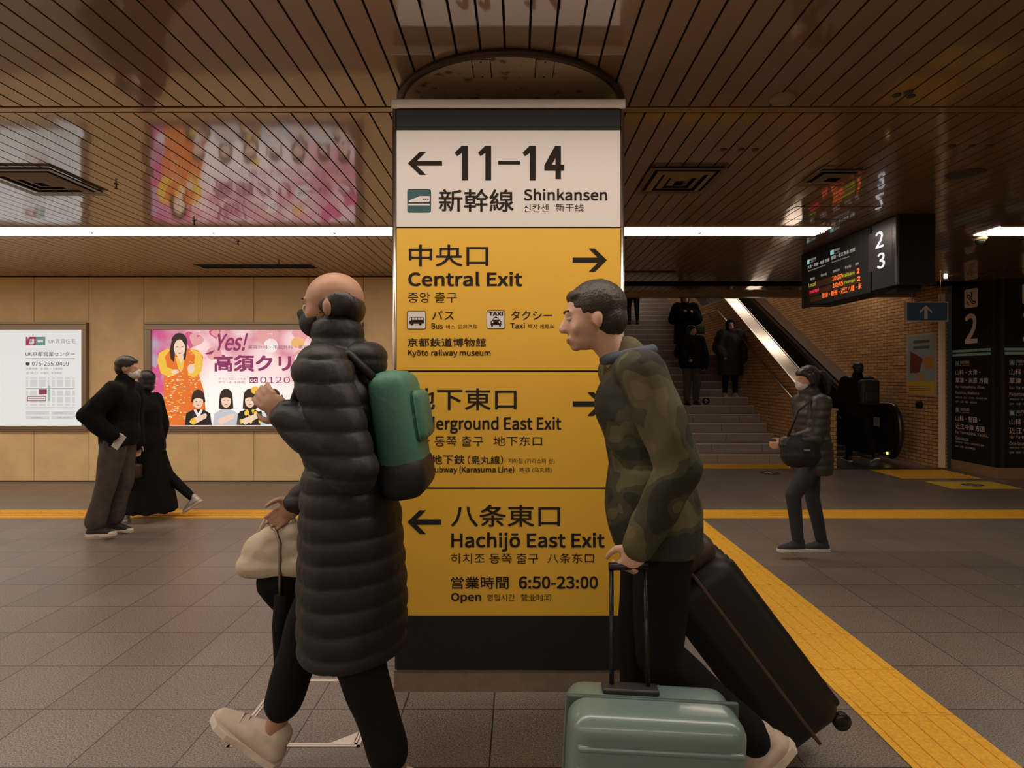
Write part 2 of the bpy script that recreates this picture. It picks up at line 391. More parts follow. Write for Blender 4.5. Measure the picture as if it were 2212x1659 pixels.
def build_floor_things():
    tactile(LX+0.1, RX-0.1, 6.287, 6.687, 'x', 'long yellow ribbed tactile strip running left to right across the floor')
    tactile(1.53, 1.955, -7.9, 6.285, 'y', 'yellow ribbed tactile strip running from the foreground away past the black suitcase')
    tactile(SX0+0.02, SX1-0.03, 9.68, 10.2, 'dots', 'yellow studded tactile strip along the foot of the stairs')
    tactile(5.7, 6.88, 8.72, 9.56, 'dots', 'yellow studded tactile panel in front of the escalator')
    m = MB().m(mat('mat_yellow', (0.78, 0.52, 0.04), 0.5)); m.box(5.86, 6.8, 7.93, 8.47, 0, 0.003)
    o = m.build('floor_sticker', label='yellow rectangular floor sticker with a round black and white mark', cat='floor sticker')
    fr = Frame((6.33, 8.2, 0.0035), (1, 0, 0), (0, 1, 0)); a = Art(fr, 0.0008, px=False)
    a.ell(0, 0, 0.17, 0.12, WHITEP); a.ell(0, 0, 0.15, 0.10, INK, e=0.0003)
    for k in (-1, 0, 1): a.rect(-0.09, -0.012+k*0.04, 0.09, 0.006+k*0.04, WHITEP, e=0.0006)
    a.build('floor_mark', parent=o)
    # small arrow sticker on the floor by the stairs
    bl = mat('sticker_navy', (0.02, 0.03, 0.06), 0.5)
    fr = Frame((3.95, 9.22, 0.001), (1, 0, 0), (0, 1, 0)); a = Art(fr, 0.0005, px=False)
    a.ell(0, 0, 0.16, 0.16, bl); a.arrow(-0.09, 0.1, 0.09, -0.1, 'up', WHITEP, e=0.0005)
    a.build('floor_arrow', label='small dark round floor sticker with a white arrow near the stair foot', cat='floor sticker')
    # access hatch frame
    h = empty('floor_hatch', (-0.92, 2.68, 0), 'square silver framed access hatch set in the floor tiles, with a corner plate', 'floor hatch')
    x0, x1, y0, y1 = -1.192, -0.648, 2.412, 2.953
    s = MB().m(mat('hatch_aluminium', (0.62, 0.56, 0.50), 0.4, 0.7))
    for (q, w_) in ((0, 0.012), (0.017, 0.008)):
        a0, a1, b0, b1 = x0+q, x1-q, y0+q, y1-q
        s.box(a0, a1, b0, b0+w_, 0, 0.003); s.box(a0, a1, b1-w_, b1, 0, 0.003); s.box(a0, a0+w_, b0, b1, 0, 0.003); s.box(a1-w_, a1, b0, b1, 0, 0.003)
    s.build('frame', parent=h)
    s = MB().m(mat('hatch_aluminium', None)); s.prism([(x1-0.03, y0+0.025, 0), (x1-0.03, y0+0.10, 0), (x1-0.125, y0+0.025, 0)], (0, 0, 0.003)); s.build('corner_plate', parent=h)
    s = MB().m(mat('hatch_aluminium', None)); s.prism([(x0+0.03, y1-0.025, 0), (x0+0.03, y1-0.10, 0), (x0+0.125, y1-0.025, 0)], (0, 0, 0.003)); s.build('corner_plate', parent=h)

# ---------------------------------------------------------------- sign pillar
PY = 2.83
def build_pillar():
    root = empty('sign_pillar', (-0.043, 3.17, 0), 'tall square pillar wrapped in white and yellow exit direction signs', 'sign pillar')
    x0, x1 = -0.602, 0.5135
    MB().m(BLACK).box(x0+0.01, x1-0.01, PY+0.012, 3.5, 0.106, 2.84).build('core', parent=root)
    MB().m(mat('plinth_stone', (0.20, 0.155, 0.115), 0.4, 0.2, var=0.15, vscale=14)).box(x0+0.008, x1-0.008, PY+0.004, 3.51, 0.0, 0.106).build('plinth', parent=root)
    MB().m(STEEL).box(x0+0.008, x1-0.008, PY+0.000, PY+0.012, 0.104, 0.108).build('plinth_trim', parent=root)
    for (a, b) in ((x0, x0+0.021), (x1-0.021, x1)):
        MB().m(STEEL, True).lathe(((a+b)/2, PY+0.01, 0.37), [(0.0115, 0), (0.0115, 2.43)], n=20).build('side_frame', parent=root)
    s = MB().m(STEEL); s.box(x0-0.004, x1+0.006, PY-0.012, 3.53, 2.80, 2.846); s.build('top_rail', parent=root, bevel=0.004)
    fr = Frame((0, PY, 0), (1, 0, 0), (0, 0, 1))
    def z(y): return EYE-(y-CY)/FPX*PY
    a0, a1 = -0.5805, 0.4925
    def panel(name, ya, yb, m_):
        return MB().m(m_).box(a0, a1, PY, PY+0.012, z(yb), z(ya)).build(name, parent=root)
    panel('header_panel', 236, 281, BLACK)
    panel('base_panel', 1330.5, 1448, BLACK)
    pw = panel('white_panel', 281.5, 490, WHITEP)
    MB().m(INK).box(a0, a1, PY+0.003, PY+0.012, z(1331), z(489)).build('divider', parent=root)
    pc = panel('yellow_panel', 493, 800, YELP); pe = panel('yellow_panel', 804, 1053, YELP); ph = panel('yellow_panel', 1057, 1330, YELP)
    tw = Art(fr)
    tw.arrow(881, 328, 955, 378, 'left', INK, 0.20)
    B = 0.022
    for x1_ in (982, 1032.5, 1128.5): tw.poly([(x1_, 330), (x1_+16, 315), (x1_+28.5, 315), (x1_+28.5, 390), (x1_+16, 390), (x1_+16, 330), (x1_+5.5, 338)], INK)
    tw.rect(1076, 347.5, 1123, 355.5, INK)
    tw.text('4', 1174, 313, 1221, 389, INK, B)
    tw.text('新幹線', 947, 408, 1110, 458, INK, 0.02); tw.text('Shinkansen', 1131, 407, 1312, 434, INK, 0.012)
    tw.text('신칸센', 1131, 441, 1185, 458, INK); tw.text('新干线', 1200, 440, 1261, 457, INK)
    tw.rrect(880, 409, 931, 459, 0.009, INK)
    tl = mat('sign_teal', (0.035, 0.095, 0.105), 0.6, 0, 0.2); tw.rrect(881, 410, 930, 458, 0.008, tl, e=0.0005)
    tw.poly([(883, 435), (889, 431), (900, 427), (907, 424), (929, 424), (929, 434), (925, 437), (885, 438)], WHITEP, e=0.001)
    tw.rect(882, 441, 929, 444, WHITEP, e=0.001); tw.rect(882, 437, 929, 438.2, INK, e=0.0013)
    for k in range(3): tw.rect(913+k*5, 429, 916+k*5, 432, INK, e=0.0014)
    tw.build('lettering', parent=pw)
    t = Art(fr)
    t.text('中央口', 883, 528, 1055, 576, INK, 0.014); t.text('Central Exit', 881, 586, 1129, 619, INK, 0.014); t.text('중앙 출구', 881, 631, 987, 654, INK)
    t.arrow(1237, 537, 1311, 587, 'right', INK, 0.22)
    t.text('バス', 933, 671, 981, 691, INK, 0.012); t.text('Bus', 932, 698, 957, 711, INK, 0.008); t.text('버스', 964, 701, 983, 711, INK); t.text('公共汽车', 989, 700, 1031, 711, INK)
    t.text('タクシー', 1104, 671, 1193, 691, INK, 0.012); t.text('Taxi', 1102, 697, 1134, 710, INK, 0.008); t.text('택시', 1141, 700, 1160, 711, INK); t.text('出租车', 1167, 700, 1197, 710, INK)
    t.text('京都鉄道博物館', 880, 730, 1050, 749, INK, 0.012); t.text('Kyōto railway museum', 881, 755, 1060, 772, INK, 0.01)
    t.rrect(879, 671.5, 920, 711.5, 0.009, INK); t.rrect(880.3, 672.8, 918.8, 710.2, 0.008, WHITEP, e=0.0004)
    t.poly([(883, 700), (884, 688), (887, 685), (914, 685), (916, 687), (916, 699), (883, 700)], INK, e=0.0008)
    for k in range(4): t.rect(890.5+k*6.3, 686.5, 895.5+k*6.3, 691, WHITEP, e=0.0012)
    t.poly([(884.6, 693), (885.6, 686.8), (889, 686.8), (888, 693)], WHITEP, e=0.0012)
    t.ell(890, 700, 3, 3, INK, e=0.0012); t.ell(908, 700, 3, 3, INK, e=0.0012)
    t.rrect(1051, 670.5, 1091, 710.5, 0.009, INK); t.rrect(1052.2, 671.8, 1089.8, 709.2, 0.008, WHITEP, e=0.0004)
    t.text('TAXI', 1055, 673.5, 1087, 682.5, INK, 0.03, e=0.0008)
    t.poly([(1060, 702), (1060, 694), (1064, 691), (1067, 686), (1076, 686), (1079, 691), (1083, 694), (1083, 702)], INK, e=0.0008)
    t.poly([(1065.5, 691), (1068, 687.5), (1075, 687.5), (1077.5, 691)], WHITEP, e=0.0012); t.rect(1069, 684, 1074, 686, INK, e=0.0008)
    t.ell(1064, 696, 2, 2, WHITEP, e=0.0012); t.ell(1079, 696, 2, 2, WHITEP, e=0.0012); t.rect(1061, 702, 1065, 706, INK, e=0.0008); t.rect(1078, 702, 1082, 706, INK, e=0.0008)
    t.build('lettering', parent=pc)
    t = Art(fr)
    t.text('地下東口', 882, 838, 1116, 886, INK, 0.014); t.text('Underground East Exit', 881, 899, 1213, 937, INK, 0.012)
    t.text('지하 동쪽 출구', 881, 942, 1044, 964, INK); t.text('地下东口', 1066, 942, 1171, 963, INK); t.arrow(1237, 847, 1309, 898, 'right', INK, 0.22)
    t.text('地下鉄', 932, 982, 1004, 1003, INK, 0.012); t.text('（烏丸線）', 1010, 984, 1087, 1003, INK, 0.010)
    t.text('지하철 (가라스마 선)', 1098, 990, 1198, 1003, INK); t.text('Subway (Karasuma Line)', 929, 1007, 1111, 1024, INK, 0.01); t.text('地铁 (乌丸线)', 1122, 1009, 1192, 1022, INK)
    t.build('lettering', parent=pe)
    t = Art(fr)
    t.text('八条東口', 974, 1090, 1210, 1138, INK, 0.014); t.text('Hachijō East Exit', 974, 1149, 1307, 1192, INK, 0.013)
    t.text('하치조 동쪽 출구', 974, 1195, 1163, 1217, INK); t.text('八条东口', 1182, 1195, 1283, 1216, INK); t.arrow(880, 1102, 953, 1153, 'left', INK, 0.22)
    t.text('営業時間', 974, 1245, 1099, 1272, INK, 0.014); t.text('6:50-23:00', 1120, 1244, 1292, 1272, INK, 0.013)
    t.text('Open', 974, 1280, 1040, 1303, INK, 0.014); t.text('영업시간', 1052, 1283, 1112, 1298, INK); t.text('营业时间', 1125, 1283, 1190, 1298, INK)
    t.build('lettering', parent=ph)
    # ceiling collar round the pillar head
    rust = D.materials.new('rusty_enamel'); rust.use_nodes = True; nt = rust.node_tree; b = nt.nodes['Principled BSDF']
    tc = nt.nodes.new('ShaderNodeTexCoord'); n = nt.nodes.new('ShaderNodeTexNoise'); n.inputs['Scale'].default_value = 16; n.inputs['Detail'].default_value = 6
    nt.links.new(tc.outputs['Object'], n.inputs['Vector']); r = nt.nodes.new('ShaderNodeValToRGB')
    r.color_ramp.elements[0].position = 0.60; r.color_ramp.elements[0].color = (0.42, 0.32, 0.21, 1); r.color_ramp.elements[1].position = 0.70; r.color_ramp.elements[1].color = (0.13, 0.05, 0.02, 1)
    nt.links.new(n.outputs['Fac'], r.inputs['Fac']); nt.links.new(r.outputs['Color'], b.inputs['Base Color']); b.inputs['Roughness'].default_value = 0.45; b.inputs['Metallic'].default_value = 0.3
    cc = (-0.036, 3.17, 0)
    ring = empty('ceiling_collar', (-0.036, 3.17, CEIL), 'round rust-spotted dark metal collar on the ceiling above the sign pillar', 'ceiling collar')
    MB().m(rust).lathe((cc[0], cc[1], CEIL-0.012), [(0.565, 0), (0.565, 0.010)], n=72).build('plate', parent=ring)
    rr = MB().m(mat('collar_rim', (0.035, 0.018, 0.012), 0.4, 0.4), True)
    rr.tube([(cc[0]+0.585*math.cos(R(5*k)), cc[1]+0.585*math.sin(R(5*k)), CEIL-0.012) for k in range(72)], 0.018, n=10, closed=True); rr.build('rim', parent=ring)
    cp = mat('collar_cover', (0.36, 0.28, 0.20), 0.5, 0.3)
    for (xa, xb, sx) in ((-0.205, -0.125, 0), (0.085, 0.165, 0)):
        q = MB().m(cp); q.box(xa, xb, 2.64, 2.80, CEIL-0.016, CEIL-0.012); q.m(DARKGAP); q.box(xa-0.004, xb+0.004, 2.636, 2.804, CEIL-0.0135, CEIL-0.012)
        q.m(DARKGAP); q.lathe(((xa+xb)/2, 2.655, CEIL-0.018), [(0.004, 0), (0.004, 0.003)], n=8); q.lathe(((xa+xb)/2, 2.785, CEIL-0.018), [(0.004, 0), (0.004, 0.003)], n=8)
        q.build('cover_plate', parent=ring, bevel=0.0015)

# ---------------------------------------------------------------- ceiling things
GLOW = emis('tube_glow', LIGHT_COL, TUBE)
def luminaire(x0, x1, y0, y1, label, group='row of fluorescent ceiling lights'):
    r = empty('ceiling_light', ((x0+x1)/2, (y0+y1)/2, CEIL), label, 'ceiling light', group)
    h = MB().m(mat('light_housing', (0.7, 0.66, 0.6), 0.4)); z0 = CEIL-0.006
    h.box(x0, x1, y0-0.012, y0, z0-0.003, CEIL); h.box(x0, x1, y1, y1+0.012, z0-0.003, CEIL); h.build('housing', parent=r)
    MB().m(GLOW).box(x0+0.004, x1-0.004, y0, y1, z0, CEIL-0.001).build('diffuser', parent=r)
    s = MB().m(mat('socket', (0.5, 0.42, 0.33), 0.4)); ym = (y0+y1)/2
    s.box(x1-0.035, x1-0.012, ym-0.05, ym-0.02, z0-0.022, z0); s.box(x1-0.035, x1-0.012, ym+0.0, ym+0.03, z0-0.022, z0); s.box(x1-0.06, x1-0.008, ym-0.02, ym+0.0, z0-0.010, z0)
    s.build('socket', parent=r)
    return r

def diffuser_vent(x0, x1, y0, y1, label, rings=3):
    r = empty('ceiling_vent', ((x0+x1)/2, (y0+y1)/2, CEIL), label, 'ceiling vent', None)
    vm = mat('vent_bronze', (0.20, 0.135, 0.08), 0.4, 0.5)
    MB().m(DARKGAP).box(x0+0.03, x1-0.03, y0+0.03, y1-0.03, CEIL-0.003, CEIL-0.001).build('back_plate', parent=r)
    wd = x1-x0; n = rings
    def ring(i0, i1, za, zb, nm):
        q = MB().m(vm)
        a = [(x0+i0, y0+i0), (x1-i0, y0+i0), (x1-i0, y1-i0), (x0+i0, y1-i0)]; b = [(x0+i1, y0+i1), (x1-i1, y0+i1), (x1-i1, y1-i1), (x0+i1, y1-i1)]
        for k in range(4):
            k2 = (k+1) % 4
            q.add([(*a[k], za), (*a[k2], za), (*b[k2], zb), (*b[k], zb), (*a[k], za+0.003), (*a[k2], za+0.003), (*b[k2], zb+0.003), (*b[k], zb+0.003)],
                  [(0, 1, 2, 3), (4, 5, 6, 7), (0, 1, 5, 4), (3, 2, 6, 7), (1, 2, 6, 5), (0, 3, 7, 4)])
        q.build(nm, parent=r)
    ring(0.0, wd*0.075, CEIL-0.022, CEIL-0.018, 'frame')
    s = (wd*0.5-wd*0.075)/(n+0.55)
    for i in range(n):
        a = wd*0.075+s*(0.42+i); ring(a, a+s*0.62, CEIL-0.020, CEIL-0.030+0.004*0, 'louvre')
    return r

def build_ceiling_things():
    y0, y1 = 5.65, 5.985
    lab = ['fluorescent ceiling light at the far left end of the row', 'fluorescent ceiling light above the left advertisement', 'fluorescent ceiling light above the gap between the advertisements', 'fluorescent ceiling light above the pink advertisement',
           'fluorescent ceiling light just left of the sign pillar']
    names = {-5: 'fluorescent ceiling light cut by the left edge of the photo', -4: 'fluorescent ceiling light, third to the left of the sign pillar', -3: 'fluorescent ceiling light, second to the left of the sign pillar',
             -2: 'fluorescent ceiling light whose right end meets the sign pillar', -1: 'fluorescent ceiling light behind the sign pillar', 0: 'fluorescent ceiling light whose left end is behind the sign pillar', 1: 'fluorescent ceiling light just left of the hanging train display', }
    x = 3.02; k = 1
    while x > LX+1:
        l = names.get(k-1 if k-1 in names and False else {1: 1, 0: 0, -1: -1, -2: -2, -3: -3, -4: -4, -5: -5}.get(k, None), None)
        luminaire(x-1.2, x, y0, y1, l or 'fluorescent ceiling light beyond the left edge of the photo')
        x -= 1.2; k -= 1
    luminaire(4.63, 5.83, y0, y1, 'fluorescent ceiling light right of the hanging train display, cut by the photo edge')
    for (yy, xa, xb) in ROWS:
        x = xb
        while x-1.2 >= xa-0.01:
            luminaire(x-1.2, x, yy-0.17, yy+0.17, 'fluorescent ceiling light above and behind the viewer', 'fluorescent ceiling lights behind the viewer'); x -= 1.2
    diffuser_vent(-3.77, -3.19, 4.02, 4.61, 'large square louvred air vent at the left, nested frames')
    diffuser_vent(0.905, 1.44, 4.0, 4.57, 'square louvred air vent just right of the sign pillar')
    diffuser_vent(2.08, 2.42, 4.05, 4.38, 'small square air vent above the train display', rings=1)
    def slot(x0, x1, ya, yb, l):
        s = MB().m(mat('slot_frame', (0.05, 0.035, 0.025), 0.5)); s.box(x0-0.01, x1+0.01, ya-0.008, ya, CEIL-0.008, CEIL); s.box(x0-0.01, x1+0.01, yb, yb+0.008, CEIL-0.008, CEIL)
        s.m(DARKGAP); s.box(x0, x1, ya, yb, CEIL-0.004, CEIL); s.build('slot_vent', label=l, cat='ceiling vent')
    slot(-4.15, -2.66, 7.57, 7.80, 'long dark slot vent in the ceiling above the pink advertisement')
    slot(0.95, 2.15, 8.02, 8.09, 'long thin dark slot vent in the ceiling before the stairs')
    for (x, y, l) in ((-2.99, 4.39, 'small dark sprinkler head right of the large left vent'), (-2.98, 5.43, 'small dark sprinkler head just before the light row'),
                      (-2.97, 6.26, 'small dark sprinkler head just beyond the light row'), (-2.96, 7.31, 'small dark sprinkler head near the long slot vent')):
        s = MB().m(mat('sprinkler_metal', (0.08, 0.06, 0.045), 0.4, 0.6), True); s.lathe((x, y, CEIL-0.04), [(0.008, 0), (0.012, 0.006), (0.005, 0.012), (0.006, 0.034), (0.016, 0.036), (0.016, 0.04)], n=12)
        s.build('sprinkler', label=l, cat='sprinkler', group='sprinkler heads on the left ceiling')
    dm = mat('detector_plastic', (0.26, 0.18, 0.115), 0.45)
    MB().m(dm, True).lathe((1.365, 3.03, CEIL-0.022), [(0.035, 0), (0.060, 0.008), (0.066, 0.02), (0.066, 0.022)], n=32).build('smoke_detector', label='round flat smoke detector on the ceiling right of the pillar', cat='smoke detector')
    dk = mat('dark_disc', (0.035, 0.026, 0.02), 0.5)
    for g, pts in (('row of three round ceiling spots beyond the right vent', ((1.30, 3.72), (1.41, 3.72), (1.50, 3.72))), ('trio of round ceiling spots at upper right', ((1.93, 3.0), (1.97, 2.97), (2.01, 3.01))), ('row of three ceiling spots at far right', ((2.70, 3.66), (2.82, 3.66), (2.93, 3.66)))):
        for i, (x, y) in enumerate(pts):
            MB().m(dk, True).lathe((x, y, CEIL-0.006), [(0.017, 0), (0.021, 0.003), (0.021, 0.006)], n=20).build('ceiling_spot', label=('left', 'middle', 'right')[i]+'most disc of the '+g, cat='ceiling spot', group=g)
    MB().m(dk, True).lathe((3.17, 4.17, CEIL-0.008), [(0.09, 0), (0.115, 0.004), (0.12, 0.008)], n=32).build('ceiling_speaker', label='dark round ceiling speaker above the train display', cat='ceiling speaker')
    MB().m(dk, True).lathe((2.36, 4.07, CEIL-0.006), [(0.02, 0), (0.024, 0.006)], n=20).build('ceiling_spot', label='single small dark ceiling disc left of the round speaker', cat='ceiling spot')
    c = empty('security_camera', (4.75, 5.93, CEIL), 'small dome security camera on the ceiling beside the right light', 'security camera')
    MB().m(mat('camera_base', (0.65, 0.5, 0.25), 0.4), True).lathe((4.75, 5.93+0.12, CEIL-0.04), [(0.05, 0), (0.062, 0.015), (0.062, 0.04)], n=28).build('base', parent=c)
    MB().m(mat('camera_dome', (0.02, 0.02, 0.02), 0.1), True).lathe((4.75, 5.93+0.12, CEIL-0.085), [(0.01, 0), (0.03, 0.008), (0.045, 0.028), (0.048, 0.046)], n=28).build('dome', parent=c)
    MB().m(emis('downlight_glow', (1, 0.85, 0.62), 14)).lathe((6.14, 8.45, CEIL-0.03), [(0.022, 0), (0.022, 0.03)], n=20).build('downlight', label='tiny bright downlight on the ceiling beside the blue arrow sign', cat='downlight')
    h = MB().m(DARKGAP)
    for (x0, x1, ya, yb) in ((2.35, 3.1, 4.98, 4.985), (2.35, 3.1, 5.38, 5.385)): h.box(x0, x1, ya, yb, CEIL-0.002, CEIL)
    for x_ in (2.35, 3.1): h.box(x_, x_+0.005, 4.98, 5.385, CEIL-0.002, CEIL)
    h.build('ceiling_hatch', label='thin dark outline of an access hatch in the ceiling by the train display', cat='ceiling hatch')
    # light over the upper flight of the stairs
    for (xx, yy) in ((5.66, 11.0), (5.66, 13.1), (5.66, 15.0), (1.6, 16.2), (2.9, 16.2)):
        r = luminaire(xx, xx+1.2, yy, yy+0.33, 'fluorescent light under the sloping ceiling over the escalator' if xx > 5 else 'fluorescent light under the sloping ceiling over the upper stairs', 'stairwell lights')
        r.location.z = 3.7+(yy-10.3)*0.43; r.rotation_euler = (math.atan(0.43), 0, 0)

# ---------------------------------------------------------------- advertisements
def ad_white(fr, x0, y0, x1, y1, root):
    E = AD
    W = emis('ad_white', (0.80, 0.80, 0.77), E*0.92); K = emis('ad_ink', (0.07, 0.05, 0.05), E); G = emis('ad_grey', (0.26, 0.25, 0.25), E); LG = emis('ad_pale_grey', (0.58, 0.60, 0.57), E)
    CR = emis('ad_crimson', (0.30, 0.03, 0.08), E); TE = emis('ad_teal', (0.12, 0.26, 0.23), E); PK = emis('ad_maroon', (0.22, 0.04, 0.09), E); GN = emis('ad_green', (0.32, 0.45, 0.40), E)
    sheet = MB().m(W)
    a = fr.uv(x0, y0); b = fr.uv(x1, y1); sheet.quad(fr.p(a[0], a[1]), fr.p(b[0], a[1]), fr.p(b[0], b[1]), fr.p(a[0], b[1]))
    sh = sheet.build('poster_sheet', parent=root)
    t = Art(fr)
    t.rect(56, 727.5, 77.5, 746, CR); t.rect(77.5, 727.5, 98, 746, TE); t.text('UR', 81, 733.5, 94, 739.5, W, 0.03, e=0.0005)
    t.text('U', 61.5, 731, 75, 745, W, 0.07, e=0.0005); t.ell(60, 729.5, 2.2, 2.2, W, e=0.0006)
    t.text('UR賃貸住宅', 105, 732, 163, 742, G)
    t.text('UR京都営業センター', 55, 760, 162, 769.5, K, 0.01); t.rect(56, 774, 162, 775.6, G)
    t.text('075-255-0499', 69, 781.5, 149, 790, K, 0.005); t.ell(60, 786.5, 4.3, 3.4, K); t.rect(56, 783, 64, 785, K)
    t.text('営業時間', 56, 794, 81, 799, G); t.text('9:30－18:00', 88, 794, 135, 799, G); t.text('定休日', 56, 803, 81, 808, G); t.text('水曜日、年末年始', 88, 803, 134, 808, G)
    for (u0, u1) in ((56, 61), (65, 81), (84, 99), (103, 107), (113, 119), (123, 136.5), (140.5, 152), (156, 162)):
        for (v0, v1) in ((815, 818.5), (820.5, 835), (843, 855), (857.5, 870), (873, 876)):
            t.rect(u0, v0, u1, v1, LG)
    t.rect(56, 838.3, 162, 839.3, G, e=0.0003); t.rect(104, 833, 108.5, 866, GN, e=0.0004); t.rrect(84, 841, 101.5, 852, 0.006, PK, e=0.0007)
    t.rrect(59, 856, 100, 866.5, 0.012, CR, e=0.0007); t.rrect(60.5, 857.5, 98.5, 865, 0.01, W, e=0.0009); t.rect(62, 860.6, 97, 861.8, CR, e=0.0012)
    t.rect(56, 880, 162, 881.4, G)
    for (u0, u1) in ((56, 107), (111, 162)):
        for (v0, v1) in ((888, 896), (898.5, 905.5)): t.rect(u0, v0, u1, v1, LG)
    for (u, v, s) in ((70, 892, 'くらしのこと'), (118, 892, '空き家情報のこと'), (68, 902, 'お部屋探し'), (124, 902, 'お問い合わせ')): t.text(s, u, v-1.6, u+26, v+1.6, G, e=0.0005)
    t.build('print', parent=sh)

def ad_pink_material():
    m, nt, b = nodes('ad_pink_hearts'); L = nt.links
    tc = nt.nodes.new('ShaderNodeTexCoord')
    v = nt.nodes.new('ShaderNodeTexVoronoi'); v.inputs['Scale'].default_value = 3.1; v.inputs['Randomness'].default_value = 0.9; L.new(tc.outputs['Object'], v.inputs['Vector'])
    r = nt.nodes.new('ShaderNodeValToRGB'); e = r.color_ramp.elements
    e[0].position = 0.25; e[0].color = (0.80, 0.60, 0.62, 1); e[1].position = 0.75; e[1].color = (0.56, 0.22, 0.29, 1); L.new(v.outputs['Distance'], r.inputs[0])
    sp = nt.nodes.new('ShaderNodeSeparateXYZ'); L.new(tc.outputs['Object'], sp.inputs[0])
    # white towards the lower middle of the print, magenta at its left edge (printed design)
    d = nt.nodes.new('ShaderNodeVectorMath'); d.operation = 'DISTANCE'; d.inputs[1].default_value = (-0.15, 0, -0.42)
    mp = nt.nodes.new('ShaderNodeMapping'); mp.inputs['Scale'].default_value = (0.62, 0, 1.0); L.new(tc.outputs['Object'], mp.inputs['Vector']); L.new(mp.outputs[0], d.inputs[0])
    r2 = nt.nodes.new('ShaderNodeValToRGB'); r2.color_ramp.elements[0].position = 0.34; r2.color_ramp.elements[0].color = (1, 1, 1, 1); r2.color_ramp.elements[1].position = 0.86; r2.color_ramp.elements[1].color = (0, 0, 0, 1); L.new(d.outputs['Value'], r2.inputs[0])
    mx = nt.nodes.new('ShaderNodeMix'); mx.data_type = 'RGBA'; L.new(r2.outputs[0], mx.inputs[0]); L.new(r.outputs[0], mx.inputs[6]); mx.inputs[7].default_value = (0.84, 0.77, 0.76, 1)
    r3 = nt.nodes.new('ShaderNodeMapRange'); r3.inputs[1].default_value = -1.35; r3.inputs[2].default_value = -0.95; r3.inputs[3].default_value = 1; r3.inputs[4].default_value = 0; L.new(sp.outputs[0], r3.inputs[0])
    n = nt.nodes.new('ShaderNodeTexNoise'); n.inputs['Scale'].default_value = 2.5; L.new(tc.outputs['Object'], n.inputs['Vector'])
    r4 = nt.nodes.new('ShaderNodeValToRGB'); r4.color_ramp.elements[0].position = 0.42; r4.color_ramp.elements[0].color = (0.50, 0.08, 0.24, 1); r4.color_ramp.elements[1].position = 0.58; r4.color_ramp.elements[1].color = (0.38, 0.33, 0.42, 1); L.new(n.outputs['Fac'], r4.inputs[0])
    mx2 = nt.nodes.new('ShaderNodeMix'); mx2.data_type = 'RGBA'; L.new(r3.outputs[0], mx2.inputs[0]); L.new(mx.outputs[2], mx2.inputs[6]); L.new(r4.outputs[0], mx2.inputs[7])
    L.new(mx2.outputs[2], b.inputs['Emission Color']); L.new(mx2.outputs[2], b.inputs['Base Color']); b.inputs['Emission Strength'].default_value = AD*0.95; b.inputs['Roughness'].default_value = 0.5
    return m

